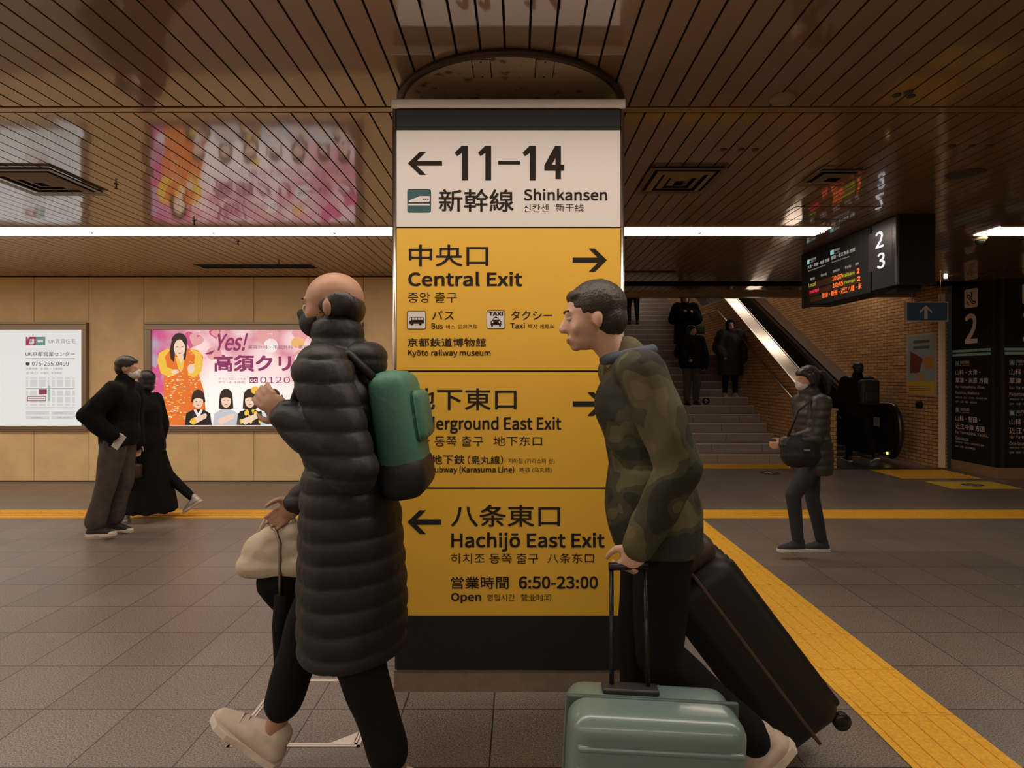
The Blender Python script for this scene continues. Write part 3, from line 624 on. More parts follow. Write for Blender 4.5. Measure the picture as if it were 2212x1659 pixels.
def ad_pink(fr, x0, y0, x1, y1, root):
    E = AD
    o = MB().m(ad_pink_material()); a = fr.uv(x0, y0); b = fr.uv(x1, y1)
    o.quad(fr.p(a[0], a[1]), fr.p(b[0], a[1]), fr.p(b[0], b[1]), fr.p(a[0], b[1])); sh = o.build('poster_sheet')
    # own origin at the middle of the sheet
    cen = fr.p((a[0]+b[0])/2, (a[1]+b[1])/2); sh.parent = root; sh.data.transform(Matrix.Translation(-cen)); sh.location = cen - root.location
    M = emis('ad_plum', (0.26, 0.035, 0.12), E); WH = emis('ad_print_white', (0.86, 0.82, 0.80), E); SK = emis('ad_skin', (0.86, 0.62, 0.47), E); HR = emis('ad_hair', (0.035, 0.02, 0.015), E)
    OR = emis('ad_orange', (0.78, 0.17, 0.025), E); YE = emis('ad_gold', (0.86, 0.52, 0.06), E); BK = emis('ad_black', (0.015, 0.013, 0.012), E); BLU = emis('ad_pale_blue', (0.60, 0.70, 0.76), E)
    HP = emis('ad_heart_pink', (0.66, 0.10, 0.24), E); LP = emis('ad_rose', (0.78, 0.36, 0.36), E); GR = emis('ad_grey_print', (0.28, 0.16, 0.19), E); SW = emis('ad_shirt', (0.56, 0.56, 0.60), E); LIP = emis('ad_lip', (0.6, 0.08, 0.07), E); PE = emis('ad_peach', (0.84, 0.46, 0.16), E)
    t = Art(fr, 0.0012)
    q = lambda x, y: (310+x*0.17179, 690+y*0.17179)       # enlarged reading of the print to photo pixels
    def P(pts, m_, e=0.0): t.poly([q(*p) for p in pts], m_, e)
    def El(cx, cy, rx, ry, m_, e=0.0): c = q(cx, cy); t.ell(c[0], c[1], rx*0.17179, ry*0.17179, m_, e)
    def T(s, ax, ay, bx, by, m_, bold=0.0, **k): c = q(ax, ay); d = q(bx, by); t.text(s, c[0], c[1], d[0], d[1], m_, bold, **k)
    # hearts and bubbles
    def heart(cx, cy, s, m_, rot=0, e=0.0):
        pts = []
        for k in range(28):
            a_ = 2*math.pi*k/28; hx = 16*math.sin(a_)**3; hy = -(13*math.cos(a_)-5*math.cos(2*a_)-2*math.cos(3*a_)-math.cos(4*a_))
            c_, s_ = math.cos(R(rot)), math.sin(R(rot)); pts.append((cx+s*(hx*c_-hy*s_)/16, cy+s*(hx*s_+hy*c_)/16))
        for i in range(28): P([(cx, cy), pts[i], pts[(i+1) % 28]], m_, e)
    heart(620, 260, 120, HP, 20); heart(660, 260, 95, LP, 24, e=0.0003); heart(900, 175, 75, HP, -10); heart(905, 175, 55, LP, -10, e=0.0003)
    heart(1560, 230, 150, LP, 10); heart(1990, 180, 120, LP, -15); heart(170, 650, 110, HP, -20); heart(180, 860, 90, HP, 30)
    heart(2350, 260, 140, HP, 12); heart(2500, 700, 150, LP, -12); heart(2620, 420, 110, HP, 8); heart(2250, 1000, 120, LP, 0)
    El(1940, 290, 85, 70, PE); El(890, 430, 95, 85, LP); El(1600, 330, 90, 90, WH); El(215, 1180, 65, 65, WH); El(2000, 480, 120, 100, LP, 0.0002); El(2000, 500, 100, 80, WH, 0.0003)
    for (sx, sy, sr) in ((1615, 180, 60), (700, 150, 70), (1825, 175, 25), (120, 830, 60)):
        P([(sx-sr, sy), (sx, sy-3), (sx+sr, sy), (sx, sy+3)], WH, 0.0006); P([(sx-3, sy), (sx, sy-sr*0.8), (sx+3, sy), (sx, sy+sr*0.8)], WH, 0.0007)
    # big orange robe figure
    e1 = 0.001
    P([(260, 1330), (255, 700), (190, 560), (180, 470), (240, 390), (340, 360), (450, 470), (560, 360), (690, 390), (750, 470), (745, 580), (700, 700), (760, 900), (800, 1330)], OR, e1)
    P([(175, 520), (200, 420), (300, 370), (340, 380), (270, 470), (300, 600), (400, 640), (420, 690), (330, 720), (220, 680)], YE, e1+0.0004)
    P([(750, 520), (720, 420), (620, 370), (580, 370), (650, 460), (640, 560), (560, 620), (560, 700), (640, 730), (730, 660)], YE, e1+0.0004)
    P([(400, 470), (520, 470), (500, 620), (470, 665), (440, 620)], YE, e1+0.0005); P([(425, 455), (515, 455), (475, 560)], SK, e1+0.0008)
    El(452, 280, 100, 110, HR, e1+0.0008); P([(350, 290), (552, 290), (540, 430), (525, 520), (505, 500), (500, 400), (400, 400), (385, 540), (345, 500), (330, 400)], HR, e1+0.0009)
    El(455, 360, 72, 108, SK, e1+0.0014); P([(385, 300), (440, 240), (470, 240), (520, 320), (535, 280), (480, 195), (400, 200), (370, 280)], HR, e1+0.0018)
    El(425, 345, 14, 5, HR, e1+0.002); El(490, 345, 14, 5, HR, e1+0.002); El(457, 425, 20, 7, LIP, e1+0.002)
    El(400, 655, 50, 28, SK, e1+0.001); El(600, 620, 45, 60, SK, e1+0.001)
    rnd = random.Random(5)
    for k in range(90):
        x_, y_ = rnd.uniform(280, 520), rnd.uniform(680, 1250); El(x_, y_, rnd.uniform(8, 20), rnd.uniform(3, 8), (YE, PE, WH)[k % 3], e1+0.0006)
    for k in range(50):
        x_, y_ = rnd.uniform(570, 740), rnd.uniform(380+max(0, 0), 860) if k % 2 else rnd.uniform(700, 1100); El(x_, y_, rnd.uniform(7, 15), rnd.uniform(3, 7), (YE, PE, WH)[k % 3], e1+0.0007)
    # row of half figures
    def girl(cx, cy, hair, top, trim=None, longh=0, e=0.002):
        P([(cx-170, 1330), (cx-150, 1180), (cx-60, 1130), (cx+60, 1130), (cx+150, 1180), (cx+170, 1330)], top, e)
        if trim: P([(cx-60, 1135), (cx, 1250), (cx+60, 1135), (cx+30, 1130), (cx, 1180), (cx-30, 1130)], trim, e+0.0003)
        El(cx, cy-40, 82, 100, hair, e+0.0004); P([(cx-82, cy-40), (cx+82, cy-40), (cx+92, cy+110+longh), (cx+50, cy+120+longh), (cx-50, cy+120+longh), (cx-92, cy+110+longh)], hair, e+0.0004)
        El(cx, cy+10, 62, 90, SK, e+0.0008); P([(cx-66, cy-10), (cx-50, cy-80), (cx+50, cy-80), (cx+66, cy-10), (cx+20, cy-30), (cx-20, cy-30)], hair, e+0.0011)
        El(cx-26, cy+8, 9, 4, HR, e+0.0012); El(cx+26, cy+8, 9, 4, HR, e+0.0012); El(cx, cy+58, 18, 6, LIP, e+0.0012)
        P([(cx-110, 1290), (cx-90, 1250), (cx+90, 1180), (cx+110, 1200), (cx+100, 1240), (cx-60, 1325)], SK, e+0.001)
    girl(690, 1020, HR, BK, WH, -90); girl(1040, 1010, HR, SW, None, 0); girl(1340, 1010, HR, BK, YE, 0); girl(1640, 1010, HR, BLU, WH, -120); girl(1960, 1010, HR, SW, BK, 0)
    girl(2260, 1010, HR, BLU, WH, 0); girl(2530, 1010, HR, BK, WH, -60)
    for s in (-1, 1): P([(1640+s*98, 940), (1640+s*115, 960), (1640+s*112, 1130), (1640+s*92, 1110)], HR, 0.0035)
    El(1410, 890, 60, 50, YE, 0.0034); El(630, 1280, 40, 40, YE, 0.0034)
    for k in range(10): El(1230+(k % 5)*60, 1180+(k//5)*100, 22, 30, YE if k % 2 else BK, 0.0029)
    # writing
    T('Yes!', 880, 170, 1270, 400, M, 0.012, shear=0.25, e=0.004); P([(870, 395), (900, 380), (860, 435), (790, 440), (775, 430)], M, 0.004)
    T('美容外科・形成外科・美容皮フ科', 1315, 325, 2260, 375, GR, 0.015, e=0.004)
    T('高須クリニック', 880, 440, 2660, 662, M, 0.055, e=0.0042); T('グランフロント大阪', 945, 730, 1290, 765, GR, e=0.004); T('タワーA12F(南館)', 945, 775, 1290, 810, GR, e=0.004)
    T('0120-5587-10', 1468, 722, 2560, 802, M, 0.0, e=0.004)
    c = q(1335, 725); d = q(1440, 800); t.rect(c[0], c[1], d[0], d[1], M, 0.004); El(1363, 768, 22, 22, WH, 0.0045); El(1411, 768, 22, 22, WH, 0.0045); El(1363, 768, 12, 12, M, 0.005); El(1411, 768, 12, 12, M, 0.005)
    t.build('print', parent=sh) if False else None
    o2 = t.build('print'); o2.parent = sh; o2.data.transform(Matrix.Translation(-cen))

def build_ads():
    for (fx0, fx1, sx0, sx1, fn, label) in ((-278, 190, -264, 180, ad_white, 'white backlit advertisement with a street map and phone number, at the left edge'),
                                      (315, 784, 329, 770, ad_pink, 'pink backlit advertisement with an orange robed figure and a row of smiling people')):
        fr = Frame((0, 8.462, 0), (1, 0, 0), (0, 0, 1))
        a = fr.uv(fx0, 697); b = fr.uv(fx1, 931); c = fr.uv(sx0, 712.5); d = fr.uv(sx1, 919.5)
        root = empty('advertisement', ((a[0]+b[0])/2, 8.48, b[1]), label, 'advertisement', 'backlit advertisements on the left wall')
        f = MB().m(DSTEEL); Y0, Y1 = 8.42, 8.48
        f.box(a[0], b[0], Y0, Y1, c[1], a[1]); f.box(a[0], b[0], Y0, Y1, b[1], d[1]); f.box(a[0], c[0], Y0, Y1, d[1], c[1]); f.box(d[0], b[0], Y0, Y1, d[1], c[1])
        f.build('frame', parent=root, bevel=0.003)
        g = MB().m(DARKGAP); g.box(a[0]+0.01, b[0]-0.01, Y0-0.001, Y0+0.01, a[1]-0.03, a[1]-0.024); g.box(a[0]+0.03, b[0]-0.03, Y0-0.001, Y0+0.01, b[1]+0.022, b[1]+0.026)
        g.lathe(((a[0]+b[0])/2-0.7, Y0-0.004, b[1]+0.045), [(0.006, 0), (0.006, 0.006)], n=10, axis='y'); g.build('frame_groove', parent=root)
        fn(fr, sx0, 712.5, sx1, 919.5, root)

# ---------------------------------------------------------------- stairs, escalator
def build_stairs():
    st = empty('staircase', ((SX0+SX1)/2, ST0, 0), 'wide grey stone staircase rising to the left of the escalator', 'staircase')
    GR = mat('stair_stone', (0.30, 0.255, 0.22), 0.55, 0, 0.4, var=0.2, vscale=40, bump=0.2, bscale=150)
    prof = []; nos = []
    y = ST0; z = 0.0; seq = [(13, 1.05), (16, 0.3)]
    s = MB().m(GR)
    for (n, land) in seq:
        for k in range(n):
            z += RISE; dep = TREAD if k < n-1 else land
            s.box(SX0+0.003, SX1-0.003, y, y+dep+0.002, max(0, z-RISE*1.6), z); nos.append((y, z)); y += dep
    s.box(SX0+0.003, SX1-0.003, y, 19.9, z-0.3, z)
    s.build('steps', parent=st)
    NM = mat('nosing_metal', (0.62, 0.54, 0.46), 0.4, 0.3)
    for (yy, zz) in nos:
        MB().m(NM).box(SX0+0.02, SX1-0.02, yy-0.004, yy+0.035, zz-0.013, zz+0.003).build('nosing', parent=st)
    JM = DARKGAP
    j = MB().m(JM); rnd = random.Random(2)
    for (yy, zz) in nos:
        x = SX0+rnd.uniform(0.2, 0.8)
        while x < SX1: j.box(x, x+0.005, yy-0.0012, yy+0.001, zz-RISE+0.003, zz-0.004); x += 0.9
    j.build('joint', parent=st)
    # round arrow sticker on a riser
    yy, zz = nos[6]; fr = Frame((3.85, yy-0.001, zz-RISE/2), (1, 0, 0), (0, 0, 1)); a = Art(fr, 0.0008, px=False)
    a.ell(0, 0, 0.075, 0.075, INK); a.arrow(-0.04, 0.045, 0.04, -0.045, 'up', WHITEP, e=0.0005)
    a.build('step_sticker', label='round black sticker with a white arrow on a stair riser', cat='sticker')
    # brick parapet with kinked top
    def cap(Y):
        if Y < 13.46: return 1.456+(Y-10.17)*0.5535
        if Y < 15.1: return 3.277
        return 3.277+(Y-15.1)*0.5535
    ppy = [(9.63, 0), (9.63, 0.955), (9.93, 0.955), (9.93, cap(9.93)), (13.46, cap(13.46)), (15.1, 3.277), (18.2, cap(18.2)), (18.2, 0)]
    pr = empty('parapet', (4.97, 9.63, 0), 'sloping tan brick parapet wall between the stairs and the escalator', 'parapet wall')
    X0, X1, XD = SX1, 5.21, 5.02
    w_ = MB().m(BRICK_X); w_.prism([(X0, a_, b_) for a_, b_ in [(9.93, 0), (9.93, cap(9.93)), (13.46, 3.277), (15.1, 3.277), (18.2, cap(18.2)), (18.2, 0)]], (XD-X0, 0, 0)); w_.build('brick_body', parent=pr)
    e = MB().m(BRICK_X); e.box(X0, X1, 9.632, 9.93, 0, 0.955); e.m(BRICK_Y); e.box(X0, X1, 9.622, 9.632, 0, 0.955); e.build('brick_end', parent=pr)
    k = MB().m(mat('parapet_cap', (0.62, 0.58, 0.52), 0.3, 0.8)); k.box(X0+0.002, X1+0.02, 9.60, 9.94, 0.955, 0.985); k.build('end_cap', parent=pr, bevel=0.004)
    DK = mat('parapet_deck_steel', (0.52, 0.46, 0.40), 0.2, 0.95, bump=0.02, bscale=3); pts = [(9.93, cap(9.93)), (13.46, 3.277), (15.1, 3.277), (18.2, cap(18.2))]
    for (xa, xb, h_, m_, nm) in ((X0+0.03, XD, 0.010, DK, 'deck'), (X0+0.001, X0+0.03, 0.022, STEEL, 'edge_rail'), (XD-0.012, XD+0.006, 0.022, STEEL, 'edge_rail')):
        k = MB().m(m_)
        for i in range(3):
            (ya, za), (yb, zb) = pts[i], pts[i+1]; k.prism([(xa, ya, za), (xa, yb, zb), (xa, yb, zb+h_), (xa, ya, za+h_)], (xb-xa, 0, 0))
        k.build(nm, parent=pr)
    hr = empty('handrail', (4.62, 9.83, 0), 'steel stair handrail fixed to the brick parapet, kinked at the landing', 'handrail')
    q = MB().m(mat('rail_steel', (0.62, 0.56, 0.5), 0.22, 1.0), True)
    q.tube([(4.62, 9.80, 1.10), (4.62, 13.59, 3.03), (4.62, 14.70, 3.04), (4.62, 17.6, 4.6)], 0.022, n=12); q.build('rail', parent=hr)
    for yy in (10.4, 11.6, 12.8, 14.2, 15.6):
        zz = 1.10+(yy-9.8)*0.509 if yy < 13.6 else (3.03 if yy < 14.7 else 3.04+(yy-14.7)*0.538)
        MB().m(DSTEEL, True).tube([(4.62, yy, zz-0.02), (4.62, yy, zz-0.08), (4.715, yy, zz-0.10)], 0.009, n=8).build('bracket', parent=hr)

def build_escalator():
    es = empty('escalator', (5.9, 10.3, 0), 'escalator with dark side panels rising along the brick wall at the right', 'escalator')
    GL = mat('escalator_panel', (0.035, 0.03, 0.027), 0.18, 0.6); RB = mat('handrail_rubber', (0.012, 0.011, 0.010), 0.28, 0, 0.6); SK = mat('skirt_steel', (0.30, 0.27, 0.24), 0.3, 0.9)
    def inc(Y, z0, ys=11.3, sl=0.522): return z0 if Y < ys else z0+(Y-ys)*sl
    # right balustrade
    def bal(xa, xb, z0, ys, nose, sl, nm='balustrade', top=18.5, zlo=0.05):
        pts = [(nose, 0.18)]
        r = (z0-0.14)/2; cy = nose+r*0.55
        pts = [(cy+0.1, 0.12)] + [(cy-r*0.55*math.sin(R(a)), 0.14+r-r*math.cos(R(a))) for a in range(10, 180, 12)] + [(ys, z0), (top, inc(top, z0, ys, sl)), (top, zlo)]
        o = MB().m(GL).prism([(xa, a_, b_) for a_, b_ in pts], (xb-xa, 0, 0)).build(nm, parent=es)
        path = [(cy-(r*0.55+0.02)*math.sin(R(a)), 0.14+r-(r+0.025)*math.cos(R(a))) for a in range(0, 181, 12)] + [(ys, z0+0.025), (top, inc(top, z0, ys, sl)+0.025)]
        MB().m(RB, True).tube([((xa+xb)/2, a_, b_) for a_, b_ in path], 0.042, n=12).build('rubber_handrail', parent=es)
    bal(6.42, 6.56, 0.99, 11.35, 10.0, 0.522)
    bal(5.24, 5.34, 0.99, 11.35, 10.0, 0.522)
    # side deck against the brick wall
    dk = MB().m(SK); dk.prism([(6.60, 11.35, 1.02), (6.60, 18.5, inc(18.5, 1.02, 11.35)), (6.60, 18.5, inc(18.5, 0.90, 11.35)), (6.60, 11.35, 0.90)], (0.295, 0, 0)); dk.build('deck', parent=es)
    sp = MB().m(mat('escalator_step', (0.10, 0.09, 0.08), 0.4, 0.6)); y = 11.0; z = 0.02
    sp.box(5.32, 6.42, 9.66, 11.0, 0, 0.012)
    k = 0
    while z < 4.3:
        z += 0.2 if k > 1 else 0.07; sp.box(5.34, 6.40, y, y+0.385, max(0.0, z-0.5), z); y += 0.38; k += 1
    sp.build('steps', parent=es)
    yl = MB().m(YELLOW); yl.box(5.34, 6.40, 11.0-0.03, 11.0, 0.0125, 0.02); yl.build('comb_line', parent=es)
    # small lamp marks near the foot
    MB().m(emis('lamp_white', (0.6, 0.85, 1), 2.0)).box(6.405, 6.418, 10.6, 10.64, 0.18, 0.21).build('foot_light', parent=es)
    MB().m(emis('lamp_yellow', (1, 0.8, 0.15), 2.0)).box(6.40, 6.418, 10.2, 10.24, 0.16, 0.20).build('foot_light', parent=es)
    MB().m(mat('notice_grey', (0.35, 0.32, 0.29), 0.5)).box(6.412, 6.419, 10.45, 10.62, 0.62, 0.78).build('notice', parent=es)

# ---------------------------------------------------------------- hanging train display, arrow sign, column
def build_display():
    X = 3.36; r = empty('train_display', (3.52, 6.0, CEIL), 'black ceiling-hung train departure display with platform numbers 2 and 3', 'train display')
    zb = 2.31; ym = 5.56
    MB().m(BLACK).box(X, X+0.33, 5.2, 6.93, zb+0.02, CEIL).build('case', parent=r, bevel=0.006)
    MB().m(BLACK).box(X-0.02, X+0.01, ym+0.02, 6.93, zb, CEIL-0.015).build('screen_panel', parent=r, bevel=0.004)
    nb = MB().m(mat('number_panel', (0.05, 0.05, 0.053), 0.3, 0.3)).box(X-0.02, X+0.01, 5.2, ym, zb+0.015, CEIL-0.015).build('number_panel', parent=r, bevel=0.004)
    MB().m(BLACK).box(X+0.05, X+0.27, 5.3, 5.45, zb-0.03, zb+0.02).build('mount', parent=r)
    fr = Frame((X-0.02, 6.93, 0), (0, -1, 0), (0, 0, 1))
    W = emis('led_white', (0.85, 0.83, 0.90), 1.0); O = emis('led_orange', (1.0, 0.16, 0.03), 1.2); G = emis('led_green', (0.35, 0.42, 0.02), 0.8); RD = emis('led_red', (0.8, 0.03, 0.07), 1.0); TL = emis('led_teal', (0.25, 0.55, 0.58), 0.9)
    WD = emis('led_dim_white', (0.62, 0.58, 0.54), 0.6); DK = mat('number_inset', (0.045, 0.043, 0.045), 0.35); LB = mat('led_bar', (0.07, 0.028, 0.014), 0.4)
    t = Art(fr); q = lambda x, y: (1700+x*0.16275, 440+y*0.16275)
    def T(s, ax, ay, bx, by, m_, bold=0.0, e=0.0):
        # ay,by read at the left and right end of the run
        a = q(ax, ay); b = q(bx, by); t.text(s, a[0], a[1], b[0], b[1], m_, bold, e=e)
    def Bx(ax, ay, h, bx, m_, e=0.0):
        a = q(ax, ay); a2 = q(ax, ay+h); u0, v0 = fr.uv(*a); _, v1 = fr.uv(*a2); u1, _ = fr.uv(*q(bx, ay)); t.m(m_)
        t.add([fr.p(u, v, t.e+e) for u, v in ((u0, v0), (u1, v0), (u1, v1), (u0, v1))], [(0, 1, 2, 3)])
    def TT(s, ax, ay, h, bx, m_, bold=0.0, e=0.0):
        a = q(ax, ay); a2 = q(ax, ay+h); u0, v0 = fr.uv(*a); _, v1 = fr.uv(*a2); u1, _ = fr.uv(*q(bx, ay))
        vs, fs, x0, x1, y0, y1 = text_geo(s, bold, 2); t.m(m_)
        t.add([fr.p(u0+(v.x-x0)/(x1-x0)*(u1-u0), v1+(v.y-y0)/(y1-y0)*(v0-v1), t.e+e+v.z) for v in vs], fs)
    Bx(1085, 410, 500, 1395, DK)
    TT('2', 1175, 385, 225, 1290, W, 0.01, 0.001); TT('3', 1197, 665, 215, 1308, W, 0.01, 0.001)
    Bx(268, 750, 60, 300, TL); TT('琵琶湖線', 305, 735, 32, 388, WD, e=0.0005); TT('Biwako Line', 305, 775, 14, 388, WD)
    TT('大津・草津・米原 方面', 275, 825, 45, 565, WD, 0.02); TT('for Otsu, Kusatsu, Maibara', 282, 885, 24, 512, WD)
    Bx(577, 625, 62, 625, TL); TT('湖西線', 632, 605, 34, 700, WD); TT('Kosei Line', 634, 655, 14, 705, WD)
    TT('堅田・近江今津 方面', 587, 700, 48, 905, WD, 0.02); TT('for Katata, Omi-Imazu', 597, 770, 24, 828, WD)
    for (s, ax, ay, bx) in (('種別', 308, 990, 368), ('列車名', 450, 940, 530), ('発車時刻', 612, 885, 698), ('行先', 770, 835, 855), ('番線', 908, 788, 955)): TT(s, ax, ay, 34, bx, WD)
    Bx(288, 1065, 75, 905, LB); Bx(300, 1160, 70, 975, LB); Bx(312, 1250, 60, 470, LB)
    TT('Local', 290, 1060, 55, 385, G, 0.02, 0.0008); TT('10:37', 602, 965, 66, 735, O, 0.02, 0.0008); TT('Maibara', 735, 935, 50, 900, G, 0.02, 0.0008); TT('2', 925, 860, 76, 970, O, 0.03, 0.0008)
    TT('Special Rapid', 302, 1150, 55, 425, RD, 0.02, 0.0008); TT('10:45', 610, 1058, 66, 750, O, 0.02, 0.0008); TT('Tsuruga', 755, 1030, 50, 905, G, 0.02, 0.0008); TT('2', 932, 965, 72, 980, O, 0.03, 0.0008)
    TT('草津・野洲・近江八幡・米', 470, 1190, 72, 995, O, 0.02, 0.0008)
    t.build('lettering', parent=r)
    # arrow sign
    g = empty('arrow_sign', (5.89, 8.5, CEIL), 'small blue hanging sign with a white upward arrow', 'arrow sign'); Y = 8.5
    p0 = ray(1955, 652, Y); p1 = ray(2046, 695, Y)
    MB().m(mat('sign_rim', (0.55, 0.5, 0.46), 0.4)).box(p0.x, p1.x, Y-0.02, Y+0.02, p1.z, p0.z).build('frame', parent=g)
    MB().m(mat('sign_blue', (0.035, 0.10, 0.19), 0.4)).box(p0.x+0.015, p1.x-0.015, Y-0.023, Y-0.02, p1.z+0.015, p0.z-0.015).build('face', parent=g)
    a = Art(Frame((0, Y-0.023, 0), (1, 0, 0), (0, 0, 1))); a.arrow(1987, 659, 2013, 689, 'up', mat('arrow_white', (0.6, 0.56, 0.52), 0.5), 0.26); a.build('arrow', parent=g)
    for xx in (p0.x+0.1, p1.x-0.1): MB().m(DSTEEL, True).tube([(xx, Y, p0.z), (xx, Y, CEIL)], 0.006, n=8).build('rod', parent=g)
    # black guide column
    c = empty('guide_column', (7.6, 9.1, 0), 'black platform guide column with large number 2 and teal lines', 'guide column')
    XA, YA, YB, XB = 7.06, 8.68, 9.60, 8.6
    MB().m(BLACK).box(XA+0.01, XB, YA+0.01, YB, 0.16, CEIL).build('body', parent=c)
    MB().m(mat('column_plinth', (0.52, 0.36, 0.22), 0.3, 0.6)).box(XA, XB+0.01, YA, YB+0.01, 0.0, 0.165).build('plinth', parent=c, bevel=0.004)
    MB().m(mat('column_post', (0.02, 0.018, 0.016), 0.3)).prism([(XA, YA+0.09, 0.165), (XA+0.02, YA+0.02, 0.165), (XA+0.11, YA, 0.165), (XA+0.11, YA+0.09, 0.165)], (0, 0, CEIL-0.165)).build('corner_post', parent=c)
    CW = mat('column_white', (0.85, 0.70, 0.62), 0.4); CT = mat('column_teal', (0.32, 0.58, 0.55), 0.4); CG = mat('column_teal_box', (0.10, 0.26, 0.30), 0.4)
    fl = Frame((XA+0.009, YB, 0), (0, -1, 0), (0, 0, 1)); ff = Frame((XA+0.10, YA+0.009, 0), (1, 0, 0), (0, 0, 1))
    def face(fr, kx, side):
        t = Art(fr, px=False); Wd = 0.80
        def zz(y, Y): return EYE-(y-CY)/FPX*Y
        # heights in metres from the nearer, square-on face
        Yr = YA
        H = lambda y: zz(y, Yr)
        u0, u1 = 0.02, Wd
        for (ya, yb) in ((751, 757), (760, 766)): t.rect(u0, H(ya), u1, H(yb), CT)
        t.rrect(u0+0.26, H(613), u0+0.26+0.27, H(656), 0.03, CW)
        # escalator pictogram
        ex, ez = u0+0.30, H(656)+0.06
        def pl(pts, m_, e=0.0008): t.poly([(ex+a, ez+b) for a, b in pts], m_, e)
        pl([(0.0, 0.13), (0.03, 0.16), (0.06, 0.15), (0.14, 0.04), (0.19, 0.035), (0.2, 0.0), (0.12, -0.01), (0.03, 0.11)], INK); pl([(0.02, 0.125), (0.05, 0.135), (0.13, 0.02), (0.175, 0.018), (0.17, 0.008), (0.125, 0.008), (0.04, 0.12)], CW, 0.0012)
        pl([(0.095, 0.1), (0.115, 0.1), (0.115, 0.16), (0.095, 0.16)], INK, 0.0014); t.ell(ex+0.105, ez+0.175, 0.012, 0.012, INK, 0.0014)
        pl([(0.0, 0.04), (0.04, 0.04), (0.04, 0.03), (0.02, 0.03), (0.06, -0.01), (0.05, -0.02), (0.01, 0.02), (0.0, 0.01)], INK)
        t.text('2', u0+0.26, H(668), u0+0.53, H(739), CW, 0.012)
        rows = [('A', '琵琶湖線', 777, True), ('山科・大津・', None, 797, 0), ('草津・米原 方面', None, 816, 0), ('for Yamashina, Ōtsu,', None, 833, 1), ('Kusatsu, Maibara', None, 847, 1), ('야마시나・오쓰・구사쓰・마이바라 방면', None, 860, 2), ('山科・大津・草津・米原方向', None, 870, 2)]
        rows2 = [('B', '湖西線', 872+14, True), ('山科・堅田・', None, 905, 0), ('近江今津 方面', None, 924, 0), ('for Yamashina, Katata,', None, 940, 1), ('Ōmi-Imazu', None, 953, 1), ('야마시나・가타타・오미이마즈 방면', None, 965, 2), ('山科・堅田・近江今津方向', None, 975, 2)]
        for rw in (rows, rows2):
            for (s, s2, y, k) in rw:
                if k is True:
                    t.rect(u0+0.07, H(y), u0+0.15, H(y+12), CG); t.text(s, u0+0.09, H(y+2), u0+0.13, H(y+10), CW, 0.02, e=0.0008)
                    t.text(s2, u0+0.17, H(y), u0+0.36, H(y+7), CW, e=0.0); t.text('Line', u0+0.17, H(y+8.5), u0+0.36, H(y+11.5), CW)
                else:
                    hgt = (13, 9, 5)[k]; wl = (0.085, 0.030, 0.034)[k]*len(s); t.text(s, u0+0.07, H(y), u0+0.07+min(wl, 0.66), H(y+hgt), CW, 0.012 if k == 0 else 0.0)
        return t.build('lettering', parent=c)
    face(fl, 1, 'l'); face(ff, 1, 'f')
    # poster on the brick wall
    p = empty('wall_poster', (EX1, 10.1, 1.7), 'framed blue and yellow poster on the brick wall by the escalator', 'poster')
    fr = Frame((EX1-0.012, 10.43, 0), (0, -1, 0), (0, 0, 1)); z0, z1 = 1.19, 2.23
    MB().m(mat('poster_rim', (0.45, 0.42, 0.36), 0.4)).box(EX1-0.012, EX1, 9.70, 10.43, z0, z1).build('frame', parent=p)
    a = Art(fr, px=False); wd = 0.73
    a.rect(0.02, z1-0.02, wd-0.02, z0+0.02, mat('poster_blue', (0.30, 0.36, 0.36), 0.5)); a.rect(0.02, z0+0.24, wd-0.02, z0+0.02, mat('poster_yellow', (0.65, 0.42, 0.05), 0.5), 0.0005)
    a.poly([(0.10, z1-0.28), (0.42, z1-0.42), (0.33, z1-0.66), (0.08, z1-0.66)], mat('poster_red', (0.20, 0.035, 0.03), 0.5), 0.0008)
    a.poly([(0.46, z1-0.38), (0.68, z1-0.40), (0.66, z1-0.58), (0.47, z1-0.57)], mat('poster_orange', (0.55, 0.22, 0.03), 0.5), 0.001)
    a.ell(0.36, z1-0.72, 0.1, 0.08, mat('poster_sand', (0.5, 0.3, 0.12), 0.5), 0.001)
    for k in range(2): a.rect(0.18, z1-0.10-k*0.10, 0.58, z1-0.15-k*0.10, mat('poster_ink', (0.09, 0.12, 0.10), 0.5), 0.001)
    for k in range(3): a.rect(0.06, z0+0.15-k*0.03, 0.6, z0+0.14-k*0.03, mat('poster_ink', None), 0.001)
    a.build('print', parent=p)
    MB().m(BLACK, True).lathe((EX1-0.06, 10.1, 1.03), [(0.03, 0), (0.07, 0.02), (0.075, 0.06)], n=24, axis='x').build('wall_speaker', label='round black wall device on the brick below the poster', cat='wall device')

